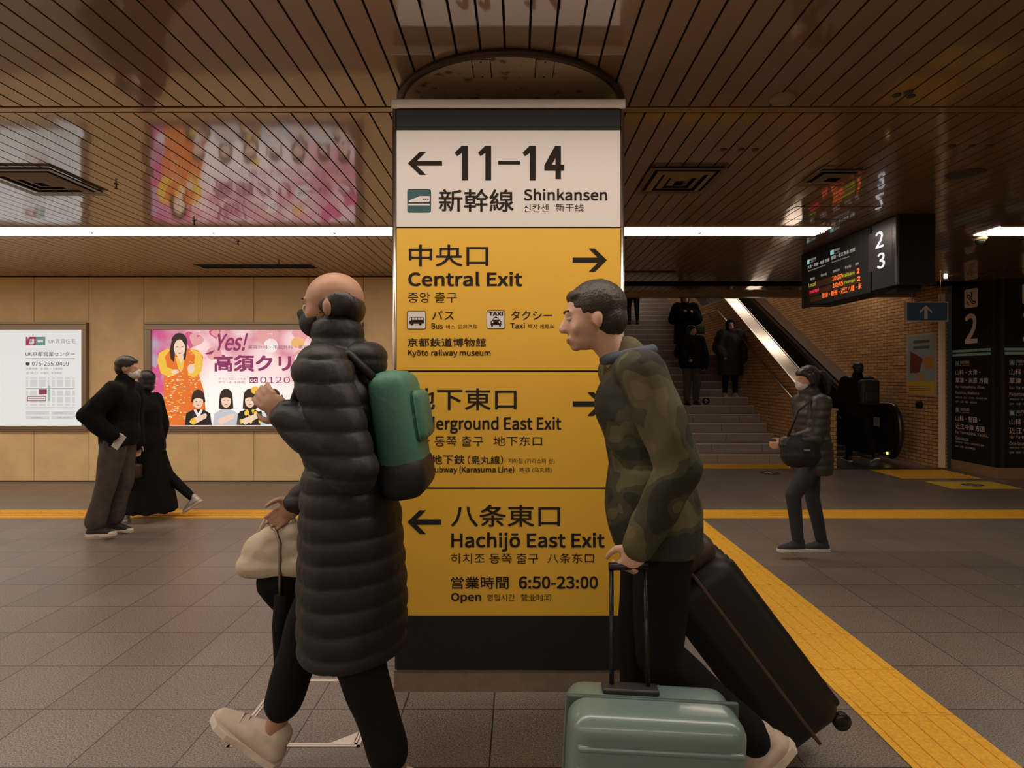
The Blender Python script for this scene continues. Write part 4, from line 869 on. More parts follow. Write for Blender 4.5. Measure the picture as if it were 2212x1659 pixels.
# ---------------------------------------------------------------- figures
def cap_geo(p0, p1, r0, r1, side=None, ws=1.0, n=16, k=4):
    """closed tapered capsule; side = direction in which the section is ws times wider"""
    p0 = Vector(p0); p1 = Vector(p1); ax = p1-p0; L_ = ax.length
    ax = ax.normalized() if L_ > 1e-6 else Vector((0, 0, 1))
    a = (side - ax*side.dot(ax)) if side is not None else ax.orthogonal()
    if a.length < 1e-5: a = ax.orthogonal()
    a.normalize(); b = ax.cross(a)
    rings = [(p0-ax*r0, 0.0)]
    for i in range(1, k+1): an = R(90*(1-i/k)); rings.append((p0-ax*r0*math.sin(an), r0*math.cos(an)))
    for i in range(0, k): an = R(90*i/k); rings.append((p1+ax*r1*math.sin(an), r1*math.cos(an)))
    vs = [rings[0][0]]; fs = []
    for (c, r) in rings[1:]:
        for j in range(n):
            t = 2*math.pi*j/n; vs.append(c + a*(math.cos(t)*r*ws) + b*(math.sin(t)*r))
    vs.append(p1+ax*r1); m_ = len(rings)-1
    for j in range(n): fs.append((0, 1+(j+1) % n, 1+j))
    for i in range(m_-1):
        for j in range(n): fs.append((1+i*n+j, 1+i*n+(j+1) % n, 1+(i+1)*n+(j+1) % n, 1+(i+1)*n+j))
    l = len(vs)-1
    for j in range(n): fs.append((l, 1+(m_-1)*n+j, 1+(m_-1)*n+(j+1) % n))
    return vs, fs

class Blob:
    """overlapping closed shapes, grown together into one continuous skin"""
    def __init__(s): s.v = []; s.f = []
    def add(s, g):
        b = len(s.v); s.v += g[0]; s.f += [tuple(b+i for i in f) for f in g[1]]; return s
    def cap(s, p0, p1, r0, r1, side=None, ws=1.0): return s.add(cap_geo(p0, p1, r0, r1, side, ws))
    def chain(s, pts, rs, side=None, ws=1.0):
        for i in range(len(pts)-1): s.cap(pts[i], pts[i+1], rs[i], rs[i+1], side, ws)
        return s
    def ell(s, c, rx, ry, rz, X=Vector((1, 0, 0)), Z=Vector((0, 0, 1)), n=20, m=12):
        X = X.normalized(); Y = Z.cross(X).normalized(); Z = X.cross(Y).normalized(); c = Vector(c); vs = [c+Z*rz]; fs = []
        for i in range(1, m):
            t = math.pi*i/m
            for j in range(n):
                p = 2*math.pi*j/n; vs.append(c + X*(rx*math.sin(t)*math.cos(p)) + Y*(ry*math.sin(t)*math.sin(p)) + Z*(rz*math.cos(t)))
        vs.append(c-Z*rz)
        for j in range(n): fs.append((0, 1+j, 1+(j+1) % n))
        for i in range(m-2):
            for j in range(n): fs.append((1+i*n+j, 1+(i+1)*n+j, 1+(i+1)*n+(j+1) % n, 1+i*n+(j+1) % n))
        l = len(vs)-1
        for j in range(n): fs.append((l, 1+(m-2)*n+(j+1) % n, 1+(m-2)*n+j))
        return s.add((vs, fs))
    def loft(s, secs, n=28):
        """sections: (centre, rx, ry, Xdir, Ydir)"""
        vs = []; fs = []
        for (c, rx, ry, X, Y) in secs:
            for j in range(n):
                t = 2*math.pi*j/n; vs.append(Vector(c)+X*(rx*math.cos(t))+Y*(ry*math.sin(t)))
        for i in range(len(secs)-1):
            for j in range(n): fs.append((i*n+j, i*n+(j+1) % n, (i+1)*n+(j+1) % n, (i+1)*n+j))
        fs += [tuple(range(n))[::-1], tuple((len(secs)-1)*n+j for j in range(n))]
        return s.add((vs, fs))
    def build(s, name, material, parent, voxel=0.01, smooth=3, disp=None, cut=None, M=None, label=None):
        me = D.meshes.new(name); me.from_pydata([tuple(v) for v in s.v], [], s.f); o = D.objects.new(name, me); COL.objects.link(o)
        bm = bmesh.new(); bm.from_mesh(me); bmesh.ops.recalc_face_normals(bm, faces=bm.faces); bm.to_mesh(me); bm.free()
        r = o.modifiers.new('r', 'REMESH'); r.mode = 'VOXEL'; r.voxel_size = voxel; r.adaptivity = 0
        if smooth:
            q = o.modifiers.new('s', 'SMOOTH'); q.factor = 0.5; q.iterations = smooth
        dg = bpy.context.evaluated_depsgraph_get(); dg.update()
        m2 = D.meshes.new_from_object(o.evaluated_get(dg)); m2.name = name; o.modifiers.clear(); o.data = m2; D.meshes.remove(me)
        if disp or cut:
            bm = bmesh.new(); bm.from_mesh(m2)
            if cut:
                dl = [v for v in bm.verts if cut(v.co)]; bmesh.ops.delete(bm, geom=dl, context='VERTS')
            if disp:
                bm.normal_update()
                for v in bm.verts: v.co += v.normal*disp(v.co)
            bm.to_mesh(m2); bm.free()
        m2.materials.clear(); m2.materials.append(material)
        for p in m2.polygons: p.use_smooth = True
        if M is not None: m2.transform(M)
        if parent is not None: o.parent = parent
        if label: o['label'] = label
        return o

def folds(amp, sc=(9, 9, 3.5), seed=0.0, quilt=0.0, pitch=0.06, ax=None):
    def f(co):
        p = Vector((co.x*sc[0]+seed, co.y*sc[1], co.z*sc[2]))
        d = noise.noise(p)*amp + noise.noise(p*2.3)*amp*0.45
        if quilt:
            z = co.z + noise.noise(co*4)*0.008
            d += quilt*(abs(math.sin(math.pi*z/pitch))**0.5 - 0.7)
        return d
    return f

SKIN = mat('skin', (0.52, 0.29, 0.19), 0.5, 0, 0.4, var=0.08, vscale=20); SKIN2 = mat('skin_pale', (0.58, 0.36, 0.26), 0.5, 0, 0.4)
HAIR = mat('hair_black', (0.012, 0.009, 0.008), 0.45, 0, 0.5, bump=0.4, bscale=120, aniso=(1, 1, 0.15))
EYEW = mat('eye_white', (0.34, 0.29, 0.26), 0.35); EYEB = mat('eye_dark', (0.015, 0.01, 0.008), 0.15); LIPM = mat('lip', (0.38, 0.17, 0.13), 0.5)

def rotv(v, axis, deg): return Matrix.Rotation(R(deg), 3, axis) @ v
FX, SY, UZ = Vector((1, 0, 0)), Vector((0, 1, 0)), Vector((0, 0, 1))

class Person:
    """x forward, y left, z up. legs: (thigh forward, knee bend, foot pitch, splay); arms: (swing, out, elbow, inward turn of the forearm)"""
    def __init__(s, name, H, loc, yaw, label, lean=4, legs=None, arms=None, head=(0, 0), near=False, female=False, ground=True, neck=0, group=None, crouch=0, broad=1.0):
        s.H = H; k = s.k = H/1.75; s.near = near; s.female = female
        legs = legs or {'L': (2, 2, 0, 1), 'R': (0, 2, 0, 1)}; arms = arms or {'L': (5, 8, 12, 0), 'R': (5, 8, 12, 0)}
        hw = 0.088*k; J = s.J = {}
        thigh, shank = 0.245*H, 0.246*H
        up = rotv(UZ, SY, lean); s.up = up
        J['pel'] = Vector((0, 0, 0))
        zmin = 9
        s.feet = {}
        for sd, sg in (('L', 1), ('R', -1)):
            a, kn, fp, sp = legs[sd]
            hip = Vector((0, sg*hw, -0.015*k)); dirt = Vector((math.sin(R(a)), sg*math.sin(R(sp)), -math.cos(R(a))*math.cos(R(sp)))).normalized()
            knee = hip+dirt*thigh; b = a-kn; ds = Vector((math.sin(R(b)), sg*math.sin(R(sp*0.3)), -math.cos(R(b)))).normalized(); ank = knee+ds*shank
            f = Vector((math.cos(R(fp)), 0.08*sg, math.sin(R(fp)))).normalized(); u = (UZ - f*UZ.dot(f)); u = rotv(UZ, SY, -fp)
            J['hip'+sd], J['knee'+sd], J['ank'+sd] = hip, knee, ank; s.feet[sd] = (f, u)
            heel = ank - f*0.055*k - u*0.082*k; toe = ank + f*0.19*k - u*0.082*k
            zmin = min(zmin, heel.z, toe.z)
        sh = J['pel'] + up*0.288*H; J['sh'] = sh; J['chest'] = J['pel'] + up*0.20*H; J['waist'] = J['pel'] + up*0.09*H
        shw = (0.105 if female else 0.118)*H*broad
        for sd, sg in (('L', 1), ('R', -1)):
            a, out, el, tw = arms[sd]
            shd = sh + SY*sg*shw - up*0.012*H; d = Vector((math.sin(R(a))*math.cos(R(out)), sg*math.sin(R(out)), -math.cos(R(a))*math.cos(R(out))))
            elb = shd + d*0.178*H; c = a+el; d2 = Vector((math.sin(R(c))*math.cos(R(tw)), -sg*math.sin(R(tw)), -math.cos(R(c))*math.cos(R(tw)))).normalized()
            wr = elb + d2*0.148*H; J['sho'+sd], J['elb'+sd], J['wr'+sd] = shd, elb, wr; J['hd'+sd] = d2
        ndir = rotv(up, SY, neck); J['nk'] = sh + up*0.012*H; J['skull'] = sh + ndir*0.112*H
        hp, hy = head; Z = rotv(ndir, SY, hp*0.0) ; hf = rotv(rotv(FX, UZ, hy), rotv(SY, UZ, hy), -hp); s.hf = hf.normalized(); s.hs = rotv(SY, UZ, hy); s.hu = s.hf.cross(s.hs).normalized()
        s.M = Matrix.Identity(4); s.z0 = -zmin
        for q in J.values():
            pass
        s.root = empty(name, (loc[0], loc[1], loc[2]), label, 'person', group, R(yaw))
        off = Vector((0, 0, s.z0)); 
        for key in list(J):
            if not key.startswith('hd'): J[key] = J[key]+off
        s.vox = 0.0065 if near else 0.011
    def world(s, key_or_v):
        v = s.J[key_or_v] if isinstance(key_or_v, str) else key_or_v
        return Matrix.Translation(s.root.location) @ s.root.rotation_euler.to_matrix().to_4x4() @ v
    def hand(s, B, sd, curl=25, spread=1.0, scale=1.0):
        k = s.k*scale; J = s.J; sg = 1 if sd == 'L' else -1; w_ = J['wr'+sd]; d = J['hd'+sd]
        # palm faces the body: width direction is forward, thickness is sideways
        n_ = Vector((0, -sg, 0)); n_ = (n_ - d*n_.dot(d)).normalized(); wd = d.cross(n_).normalized()
        if wd.x*1.0 + wd.z*0.5 < 0: wd = -wd
        pc = w_ + d*0.045*k
        B.ell(pc, 0.050*k, 0.039*k, 0.016*k, d, n_); B.cap(w_ - d*0.02*k, w_+d*0.02*k, 0.025*k, 0.026*k, wd, 1.15)
        lens = (0.070, 0.080, 0.075, 0.060)
        for i in range(4):
            base = w_ + d*0.080*k + wd*(0.029-0.019*i)*k; seg = lens[i]*k; p = base; dd = d + wd*(0.08-0.05*i)*spread
            for q in range(3):
                dd = (dd*math.cos(R(curl)) + n_*math.sin(R(curl))).normalized(); p2 = p + dd*seg*(0.42, 0.32, 0.26)[q]
                B.cap(p, p2, (0.0092-0.0008*q)*k, (0.0086-0.0009*q)*k); p = p2
        tb = w_ + d*0.028*k + wd*0.026*k; t1 = tb + (d*0.55+wd*0.75+n_*0.3).normalized()*0.035*k; t2 = t1 + (d*0.85+wd*0.3+n_*0.35).normalized()*0.028*k; t3 = t2+(d*0.9+n_*0.4).normalized()*0.022*k
        B.cap(tb, t1, 0.014*k, 0.011*k); B.cap(t1, t2, 0.011*k, 0.0095*k); B.cap(t2, t3, 0.0095*k, 0.008*k)
    def body(s, skin=SKIN, handcurl=None):
        k = s.k; J = s.J; B = Blob(); fe = s.female
        B.ell(J['pel']+UZ*0.01*k, 0.105*k, 0.158*k, 0.11*k, FX, s.up); B.cap(J['waist'], J['chest'], 0.098*k, 0.108*k, SY, 1.28)
        B.ell(J['chest']+s.up*0.02*k, 0.108*k, 0.158*k, 0.16*k, FX, s.up); B.cap(J['shoL'], J['shoR'], 0.05*k, 0.05*k)
        B.cap(J['nk']-s.up*0.02*k, J['skull']-s.hf*0.012*k-s.hu*0.04*k, 0.058*k, 0.052*k)
        for sd in 'LR':
            B.chain([J['hip'+sd], J['knee'+sd]], [0.083*k, 0.052*k]); B.chain([J['knee'+sd], J['knee'+sd]*0.65+J['ank'+sd]*0.35, J['ank'+sd]], [0.052*k, 0.053*k, 0.034*k])
            B.chain([J['sho'+sd], J['elb'+sd], J['wr'+sd]], [0.048*k, 0.038*k, 0.025*k])
            f, u = s.feet[sd]; B.chain([J['ank'+sd]-f*0.03*k-u*0.04*k, J['ank'+sd]+f*0.09*k-u*0.05*k, J['ank'+sd]+f*0.155*k-u*0.062*k], [0.032*k, 0.028*k, 0.018*k], SY, 1.25)
            c = 25 if handcurl is None else handcurl.get(sd, 25)
            s.hand(B, sd, c)
        hc = J['skull']; hf, hs, hu = s.hf, s.hs, s.hu; P = lambda a, b, c: hc + hf*a*k + hs*b*k + hu*c*k
        B.ell(P(-0.008, 0, 0.035), 0.098*k, 0.078*k, 0.088*k, hf, hu); B.ell(P(0.028, 0, -0.005), 0.070*k, 0.064*k, 0.085*k, hf, hu)
        B.ell(P(0.030, 0, -0.055), 0.056*k, 0.050*k, 0.045*k, hf, hu); B.ell(P(0.068, 0, -0.083), 0.020*k, 0.022*k, 0.017*k, hf, hu)
        B.cap(P(0.092, 0, 0.012), P(0.110, 0, -0.020), 0.009*k, 0.013*k); B.ell(P(0.106, 0, -0.026), 0.014*k, 0.018*k, 0.010*k, hf, hu)
        B.cap(P(0.084, 0.030, 0.028), P(0.084, -0.030, 0.028), 0.012*k, 0.012*k)
        for g in (1, -1):
            B.ell(P(0.064, g*0.034, -0.022), 0.020*k, 0.024*k, 0.028*k, hf, hu); B.ell(P(-0.004, g*0.078, -0.004), 0.017*k, 0.009*k, 0.030*k, (hf-hs*g*0.3).normalized(), hu)
        B.cap(P(0.090, 0.017, -0.056), P(0.090, -0.017, -0.056), 0.008*k, 0.008*k); B.cap(P(0.087, 0.015, -0.066), P(0.087, -0.015, -0.066), 0.009*k, 0.009*k)
        s.bodyobj = B.build('body', skin, s.root, s.vox if s.near else 0.009, 3)
        if s.near:
            for g in (1, -1):
                e = MB().m(EYEW, True); c = P(0.080, g*0.030, 0.008); e.lathe(c, [(0.0045*k*1.2, -0.011*k), (0.0105*k, -0.005*k), (0.0118*k, 0), (0.0105*k, 0.005*k), (0.0045*k*1.2, 0.011*k)], n=14)
                e.m(EYEB, True); c2 = P(0.0885, g*0.030, 0.008); e.lathe(c2, [(0.002*k, -0.004*k), (0.0048*k, 0), (0.002*k, 0.004*k)], n=10)
                o = e.build('eye'); o.parent = s.root
            B2 = Blob(); B2.cap(P(0.094, 0.019, -0.058), P(0.094, -0.019, -0.058), 0.0052*k, 0.0052*k); B2.cap(P(0.092, 0.015, -0.066), P(0.092, -0.015, -0.066), 0.006*k, 0.006*k); B2.build('lips', LIPM, s.root, 0.003, 1)
            for g in (1, -1):
                B3 = Blob(); B3.cap(P(0.096, g*0.016, 0.036), P(0.086, g*0.046, 0.036), 0.0045*k, 0.0035*k); B3.build('eyebrow', HAIR, s.root, 0.0025, 1)
        return s
    def P(s, a, b, c): k = s.k; return s.J['skull'] + s.hf*a*k + s.hs*b*k + s.hu*c*k
    def hair(s, style='short', material=None):
        k = s.k; B = Blob(); m_ = material or HAIR; hf, hs, hu = s.hf, s.hs, s.hu; P = s.P
        if style == 'bald_sides':
            for g in (1, -1): B.ell(P(-0.03, g*0.058, 0.01), 0.062*k, 0.026*k, 0.045*k, hf, hu)
            B.ell(P(-0.07, 0, 0.0), 0.036*k, 0.066*k, 0.055*k, hf, hu)
        else:
            B.ell(P(-0.018, 0, 0.050), 0.102*k, 0.087*k, 0.088*k, hf, hu); B.ell(P(-0.048, 0, 0.0), 0.066*k, 0.078*k, 0.075*k, hf, hu)
            B.ell(P(0.044, 0, 0.084), 0.042*k, 0.062*k, 0.026*k, hf, hu)
        if style in ('bob', 'long', 'pony'):
            for g in (1, -1): B.chain([P(0.0, g*0.075, 0.04), P(-0.01, g*0.082, -0.03), P(-0.02, g*0.075, -0.09 if style != 'pony' else -0.02)], [0.030*k, 0.026*k, 0.022*k])
            B.ell(P(0.066, 0, 0.068), 0.03*k, 0.06*k, 0.03*k, hf, hu)
        if style == 'long': B.chain([P(-0.07, 0, 0), P(-0.08, 0, -0.12), P(-0.09, 0, -0.25)], [0.075*k, 0.07*k, 0.05*k], hs, 1.2)
        if style == 'bob': B.ell(P(-0.05, 0, -0.06), 0.055*k, 0.08*k, 0.06*k, hf, hu)
        if style == 'pony': B.chain([P(-0.10, 0, 0.05), P(-0.16, 0, 0.03), P(-0.19, 0, -0.06), P(-0.175, 0, -0.16)], [0.030*k, 0.036*k, 0.034*k, 0.012*k])
        if style == 'hood':
            B = Blob(); B.ell(P(-0.02, 0, 0.03), 0.118*k, 0.108*k, 0.125*k, hf, hu); B.ell(P(-0.03, 0, -0.07), 0.09*k, 0.10*k, 0.07*k, hf, hu)
            fc = P(0.115, 0, -0.005); rr = 0.072*k
            return B.build('hood', material or HAIR, s.root, s.vox*0.9, 2, cut=lambda co: (co-fc).length < rr)
        return B.build('hair', m_, s.root, s.vox*0.8, 1, disp=lambda co: noise.noise(Vector((co.x*60, co.y*60, co.z*18)))*0.0022)
    def mask(s, material):
        k = s.k; B = Blob(); B.ell(s.P(0.052, 0, -0.045), 0.064*k, 0.060*k, 0.052*k, s.hf, s.hu); B.cap(s.P(0.105, 0, -0.01), s.P(0.09, 0, -0.06), 0.018*k, 0.018*k, s.hs, 1.2)
        for g in (1, -1): B.cap(s.P(0.045, g*0.062, -0.03), s.P(0.0, g*0.082, -0.005), 0.0035*k, 0.003*k)
        return B.build('face_mask', material, s.root, 0.006 if s.near else 0.008, 2, label=None)
    def coat(s, material, length=0.12, fit=0.022, flare=0.02, name='coat', hood=False, collar=0.0, disp=None, sleeve=1.0, cuff=1.0, long_swing=0.0, wide=1.0):
        """length: how far the hem hangs below the hips, in metres"""
        k = s.k; J = s.J; B = Blob(); t = fit; up = s.up
        B.cap(J['waist'], J['chest'], (0.112+t)*k, (0.116+t)*k, SY, 1.25*wide); B.ell(J['chest']+up*0.02*k, (0.118+t)*k, (0.168+t)*k, 0.17*k, FX, up)
        B.cap(J['shoL']+Vector((0, -0.015, 0)), J['shoR']+Vector((0, 0.015, 0)), (0.058+t*0.7)*k, (0.058+t*0.7)*k)
        B.cap(J['nk']-up*0.03*k, J['nk']+up*0.018*k, (0.068+t*0.4)*k, (0.062+t*0.3)*k)
        n = 6; secs = []
        for i in range(n+1):
            q = i/n; c = J['waist']*(1-q) + (J['pel']+Vector((long_swing*length, 0, -length)))*q
            secs.append((c, (0.112+t+flare*q+0.02*math.sin(q*3))*k, (0.168+t+flare*q)*k*wide, FX, SY))
        B.loft(secs)
        for sd in 'LR':
            e = J['elb'+sd]; w_ = J['wr'+sd]; q = e + (w_-e)*sleeve
            B.chain([J['sho'+sd], e, q], [(0.060+t)*k, (0.050+t)*k, (0.036+t*0.9)*k*cuff])
        if hood: B.ell(J['nk']-FX*0.085*k+up*0.0*k, 0.075*k, 0.11*k, 0.07*k, FX, up)
        if collar: B.cap(J['nk'], J['nk']+(J['skull']-J['nk'])*collar, (0.080+t*0.4)*k, (0.078+t*0.3)*k)
        return B.build(name, material, s.root, s.vox*1.15, 2, disp=disp or folds(0.010 if s.near else 0.012, seed=s.H*9))
    def trousers(s, material, fit=0.016, hem=0.05, disp=None, name='trousers', top=0.02, short=0.0):
        k = s.k; J = s.J; B = Blob(); t = fit
        B.ell(J['pel']+UZ*0.01*k, (0.108+t)*k, (0.160+t*0.8)*k, (0.115+t)*k, FX, s.up); B.cap(J['pel'], J['waist'], (0.104+t)*k, (0.10+t)*k, SY, 1.25)
        for sd in 'LR':
            a = J['ank'+sd]; kn = J['knee'+sd]; e = a + (kn-a).normalized()*(0.0+short+max(hem, 0.042)*0.62)
            B.chain([J['hip'+sd], kn, kn*0.55+e*0.45, e], [(0.088+t)*k, (0.058+t)*k, (0.052+t*0.9)*k, max(hem, 0.042)*k])
        return B.build(name, material, s.root, s.vox*1.15, 2, disp=disp or folds(0.008, seed=s.H*5))
    def skirt(s, material, length=0.75, hem=0.26, swing=0.0):
        k = s.k; J = s.J; B = Blob(); n = 8; secs = []
        for i in range(n+1):
            q = i/n; c = J['waist'] + Vector((swing*q*q, 0, -(length+0.1)*q)); r = 0.12+(hem-0.12)*q**0.8
            secs.append((c, r*k*1.1, (0.15+(hem-0.15)*q)*k, FX, SY))
        B.loft(secs); return B.build('skirt', material, s.root, s.vox*1.1, 2, disp=folds(0.02, (10, 10, 1.0), 3))
    def shoes(s, upper, sole, size=1.0, high=False, toe=None):
        k = s.k*size
        for sd in 'LR':
            f, u = s.feet[sd]; a = s.J['ank'+sd]; sv = u.cross(f).normalized(); B = Blob(); g = a-u*0.082*s.k
            Q = lambda x, y, z: g + f*x*k + sv*y*k + u*z*k
            B.chain([Q(-0.035, 0, 0.042), Q(0.05, 0, 0.048), Q(0.13, 0, 0.034), Q(0.175, 0, 0.028)], [0.036*k, 0.040*k, 0.032*k, 0.022*k], sv, 1.18)
            B.chain([Q(-0.025, 0, 0.05), Q(-0.02, 0, 0.095 if not high else 0.14)], [0.037*k, 0.038*k]); B.cap(Q(0.0, 0, 0.08), Q(0.07, 0, 0.055), 0.036*k, 0.030*k)
            zc = lambda co: (co-g).dot(u) < 0.012*k
            sh = B.build('shoe', upper, s.root, 0.0055 if s.near else 0.008, 2, cut=zc)
            outl = [(-0.078, 0), (-0.065, 0.034), (-0.02, 0.040), (0.05, 0.040), (0.12, 0.052), (0.165, 0.046), (0.198, 0.022), (0.205, 0), (0.198, -0.022), (0.165, -0.044), (0.12, -0.048), (0.05, -0.038), (-0.02, -0.040), (-0.065, -0.034)]
            m_ = MB().m(sole); m_.prism([Q(x, y, 0.0) for x, y in outl], u*0.026*k); so = m_.build('sole', bevel=0.004); so.parent = sh
            if toe:
                T_ = Blob(); T_.ell(Q(0.165, 0, 0.026), 0.038*k, 0.045*k, 0.022*k, f, u); to = T_.build('toe_cap', toe, None, 0.006, 1, cut=zc); to.parent = sh
            if s.near:
                lc = MB().m(sole, True)
                for j in range(4): x = 0.045+0.022*j; lc.tube([Q(x, 0.028, 0.070-0.11*(x-0.03)), Q(x+0.008, 0, 0.090-0.17*(x-0.03)), Q(x, -0.028, 0.070-0.11*(x-0.03))], 0.0028*k, n=6)
                l_ = lc.build('laces'); l_.parent = sh
    def scarf(s, material, r=0.085):
        k = s.k; B = Blob(); c = s.J['nk']+s.up*0.035*k
        pts = [c + Vector((r*k*math.cos(R(a)), r*k*0.95*math.sin(R(a)), 0.012*math.sin(R(a*2)))) for a in range(0, 361, 30)]
        B.chain(pts, [0.036*k]*len(pts)); return B.build('scarf', material, s.root, s.vox, 2, disp=folds(0.006, (14, 14, 14)))

def rbox(name, material, size, M, parent=None, r=0.04, ribs=0, ribax=2, depth=0.006, seg=4, **props):
    """rounded box with optional raised ribs; size x,y,z centred on the origin of M"""
    bm = bmesh.new(); bmesh.ops.create_cube(bm, size=1.0); bmesh.ops.scale(bm, vec=size, verts=bm.verts)
    bmesh.ops.bevel(bm, geom=bm.edges[:], offset=r, segments=seg, profile=0.5, affect='EDGES')
    me = D.meshes.new(name); bm.to_mesh(me); bm.free(); me.materials.append(material)
    for p in me.polygons: p.use_smooth = True
    o = D.objects.new(name, me); COL.objects.link(o); me.transform(M)
    if parent is not None: o.parent = parent; bake_local(o, parent)
    tag(o, **props); return o

def build_people():
    blackpuff = mat('black_down_cloth', (0.008, 0.0085, 0.0095), 0.55, 0, 0.4, bump=0.35, bscale=30); blackwool = mat('black_wool', (0.008, 0.0075, 0.007), 0.9, 0, 0.12, bump=0.3, bscale=150)
    blacktr = mat('black_trouser_cloth', (0.007, 0.007, 0.0075), 0.85, 0, 0.15); cream = mat('cream_canvas', (0.50, 0.43, 0.33), 0.8, 0, 0.2, bump=0.2, bscale=60)
    shoe_b = mat('beige_sneaker', (0.52, 0.44, 0.36), 0.7, 0, 0.3, var=0.1); sole_w = mat('pale_sole', (0.60, 0.53, 0.44), 0.6); blackmask = mat('black_mask', (0.012, 0.012, 0.013), 0.8); whitemask = mat('white_mask', (0.62, 0.58, 0.56), 0.8)
    # ---- foreground, left: man in a long black down coat
    p = Person('person', 1.87, (-0.59, 2.13, 0), 180, 'tall person in a long black quilted coat walking left past the sign pillar', lean=5, near=True, broad=0.95,
               legs={'L': (-6, 12, -6, 2), 'R': (26, 8, 34, 2)}, arms={'L': (-20, 10, 147, 8), 'R': (5, 6, 44, 4)}, head=(-3, 0), neck=3)
    p.body(mat('skin_tanned', (0.38, 0.21, 0.135), 0.5, 0, 0.4), {'L': 18, 'R': 48}); p.hair('bald_sides'); p.mask(blackmask); p.scarf(mat('black_scarf', (0.012, 0.012, 0.012), 0.9), 0.062)
    p.coat(blackpuff, length=0.46, fit=0.028, flare=0.03, collar=0.55, hood=True, cuff=0.85, disp=folds(0.008, (6, 6, 4), 2, quilt=0.010, pitch=0.075)); p.trousers(blacktr, fit=0.02, hem=0.066, short=0.09); p.shoes(shoe_b, sole_w, 1.08)
    L1 = p
    # rucksack on his back
    c = p.world('chest'); r = empty('backpack', (c.x+0.26, c.y, c.z-0.2), 'teal and black backpack worn by the tall person in the long black coat', 'backpack')
    teal = mat('teal_nylon', (0.055, 0.17, 0.12), 0.55, 0, 0.4, bump=0.2, bscale=40); M = Matrix.Translation((c.x+0.20, c.y, c.z-0.05)) @ Matrix.Rotation(R(-9), 4, 'Y')
    rbox('pack_body', teal, (0.15, 0.30, 0.40), M, r, 0.06); rbox('pack_base', blackpuff, (0.165, 0.315, 0.16), M @ Matrix.Translation((0.0, 0, -0.17)), r, 0.06); rbox('front_pocket', teal, (0.05, 0.23, 0.18), M @ Matrix.Translation((0.08, 0, 0.03)), r, 0.028)
    for g in (1, -1):
        MB().m(blackpuff, True).tube([p.world(p.J['chest']+Vector((-0.13, g*0.11, 0.12))), p.world(p.J['chest']+Vector((-0.05, g*0.12, 0.205))), p.world(p.J['chest']+Vector((0.10, g*0.13, 0.15))), p.world(p.J['chest']+Vector((0.15, g*0.13, 0.0))), p.world(p.J['chest']+Vector((0.06, g*0.17, -0.14))), p.world(p.J['chest']+Vector((-0.12, g*0.13, -0.18)))], 0.017, n=8).build('strap', r)
    # cream tote in the far hand
    w_ = p.world(p.J['wrR']+p.J['hdR']*0.09); r = empty('tote_bag', (w_.x-0.02, w_.y, w_.z-0.42), 'soft cream and black bag hanging from the hand of the tall person in black', 'bag')
    B = Blob(); c = Vector((w_.x-0.03, w_.y+0.01, w_.z)); B.ell(c+Vector((0.01, 0, -0.15)), 0.15, 0.055, 0.10); B.chain([c+Vector((-0.09, 0, -0.20)), c+Vector((-0.02, 0, -0.09)), c+Vector((0.09, 0, -0.06))], [0.05, 0.05, 0.04]); B.cap(c+Vector((-0.10, 0, -0.20)), c+Vector((0.13, 0, -0.19)), 0.055, 0.06)
    o = B.build('bag_body', cream, None, 0.008, 3, disp=folds(0.007, (7, 7, 7), 4)); o.parent = r; bake_local(o, r)
    B = Blob(); B.chain([c+Vector((0.02, 0, -0.27)), c+Vector((0.06, 0, -0.38))], [0.10, 0.055], Vector((0, 1, 0)), 0.5); o = B.build('bag_base', blackwool, None, 0.008, 3, disp=folds(0.008)); o.parent = r; bake_local(o, r)
    MB().m(cream, True).tube([c+Vector((-0.07, 0, -0.08)), c+Vector((-0.035, 0, -0.01)), c+Vector((0.02, 0, 0.012)), c+Vector((0.07, 0, -0.01)), c+Vector((0.10, 0, -0.08))], 0.009, n=8).build('handle', r)
    u = empty('umbrella', (c.x+0.04, c.y-0.03, c.z-0.9), 'closed black umbrella hanging straight down beside the cream bag', 'umbrella')
    MB().m(blackwool, True).tube([(c.x+0.04, c.y-0.05, c.z-0.30), (c.x+0.04, c.y-0.05, c.z-0.42), (c.x+0.045, c.y-0.05, c.z-0.84), (c.x+0.045, c.y-0.05, c.z-0.93)], [0.022, 0.030, 0.016, 0.005], n=12).build('canopy', u)
    MB().m(DSTEEL, True).tube([(c.x+0.04, c.y-0.05, c.z-0.31), (c.x+0.04, c.y-0.05, c.z-0.10), (c.x+0.02, c.y-0.04, c.z-0.05), (c.x-0.0, c.y-0.03, c.z-0.04)], 0.007, n=8).build('shaft', u)
    # ---- foreground, right: man in camouflage jacket
    camo, nt, b = nodes('camouflage_cloth'); tc = nt.nodes.new('ShaderNodeTexCoord'); v = nt.nodes.new('ShaderNodeTexNoise'); v.inputs['Scale'].default_value = 6.5; v.inputs['Detail'].default_value = 1.5; nt.links.new(tc.outputs['Object'], v.inputs['Vector'])
    cr = nt.nodes.new('ShaderNodeValToRGB'); cr.color_ramp.interpolation = 'CONSTANT'; e = cr.color_ramp.elements
    e[0].position = 0; e[0].color = (0.016, 0.016, 0.010, 1); e[1].position = 0.45; e[1].color = (0.038, 0.038, 0.017, 1); q = e.new(0.53); q.color = (0.078, 0.072, 0.03, 1); q = e.new(0.64); q.color = (0.115, 0.09, 0.045, 1)
    nt.links.new(v.outputs['Fac'], cr.inputs[0]); nt.links.new(cr.outputs[0], b.inputs['Base Color']); b.inputs['Roughness'].default_value = 0.85
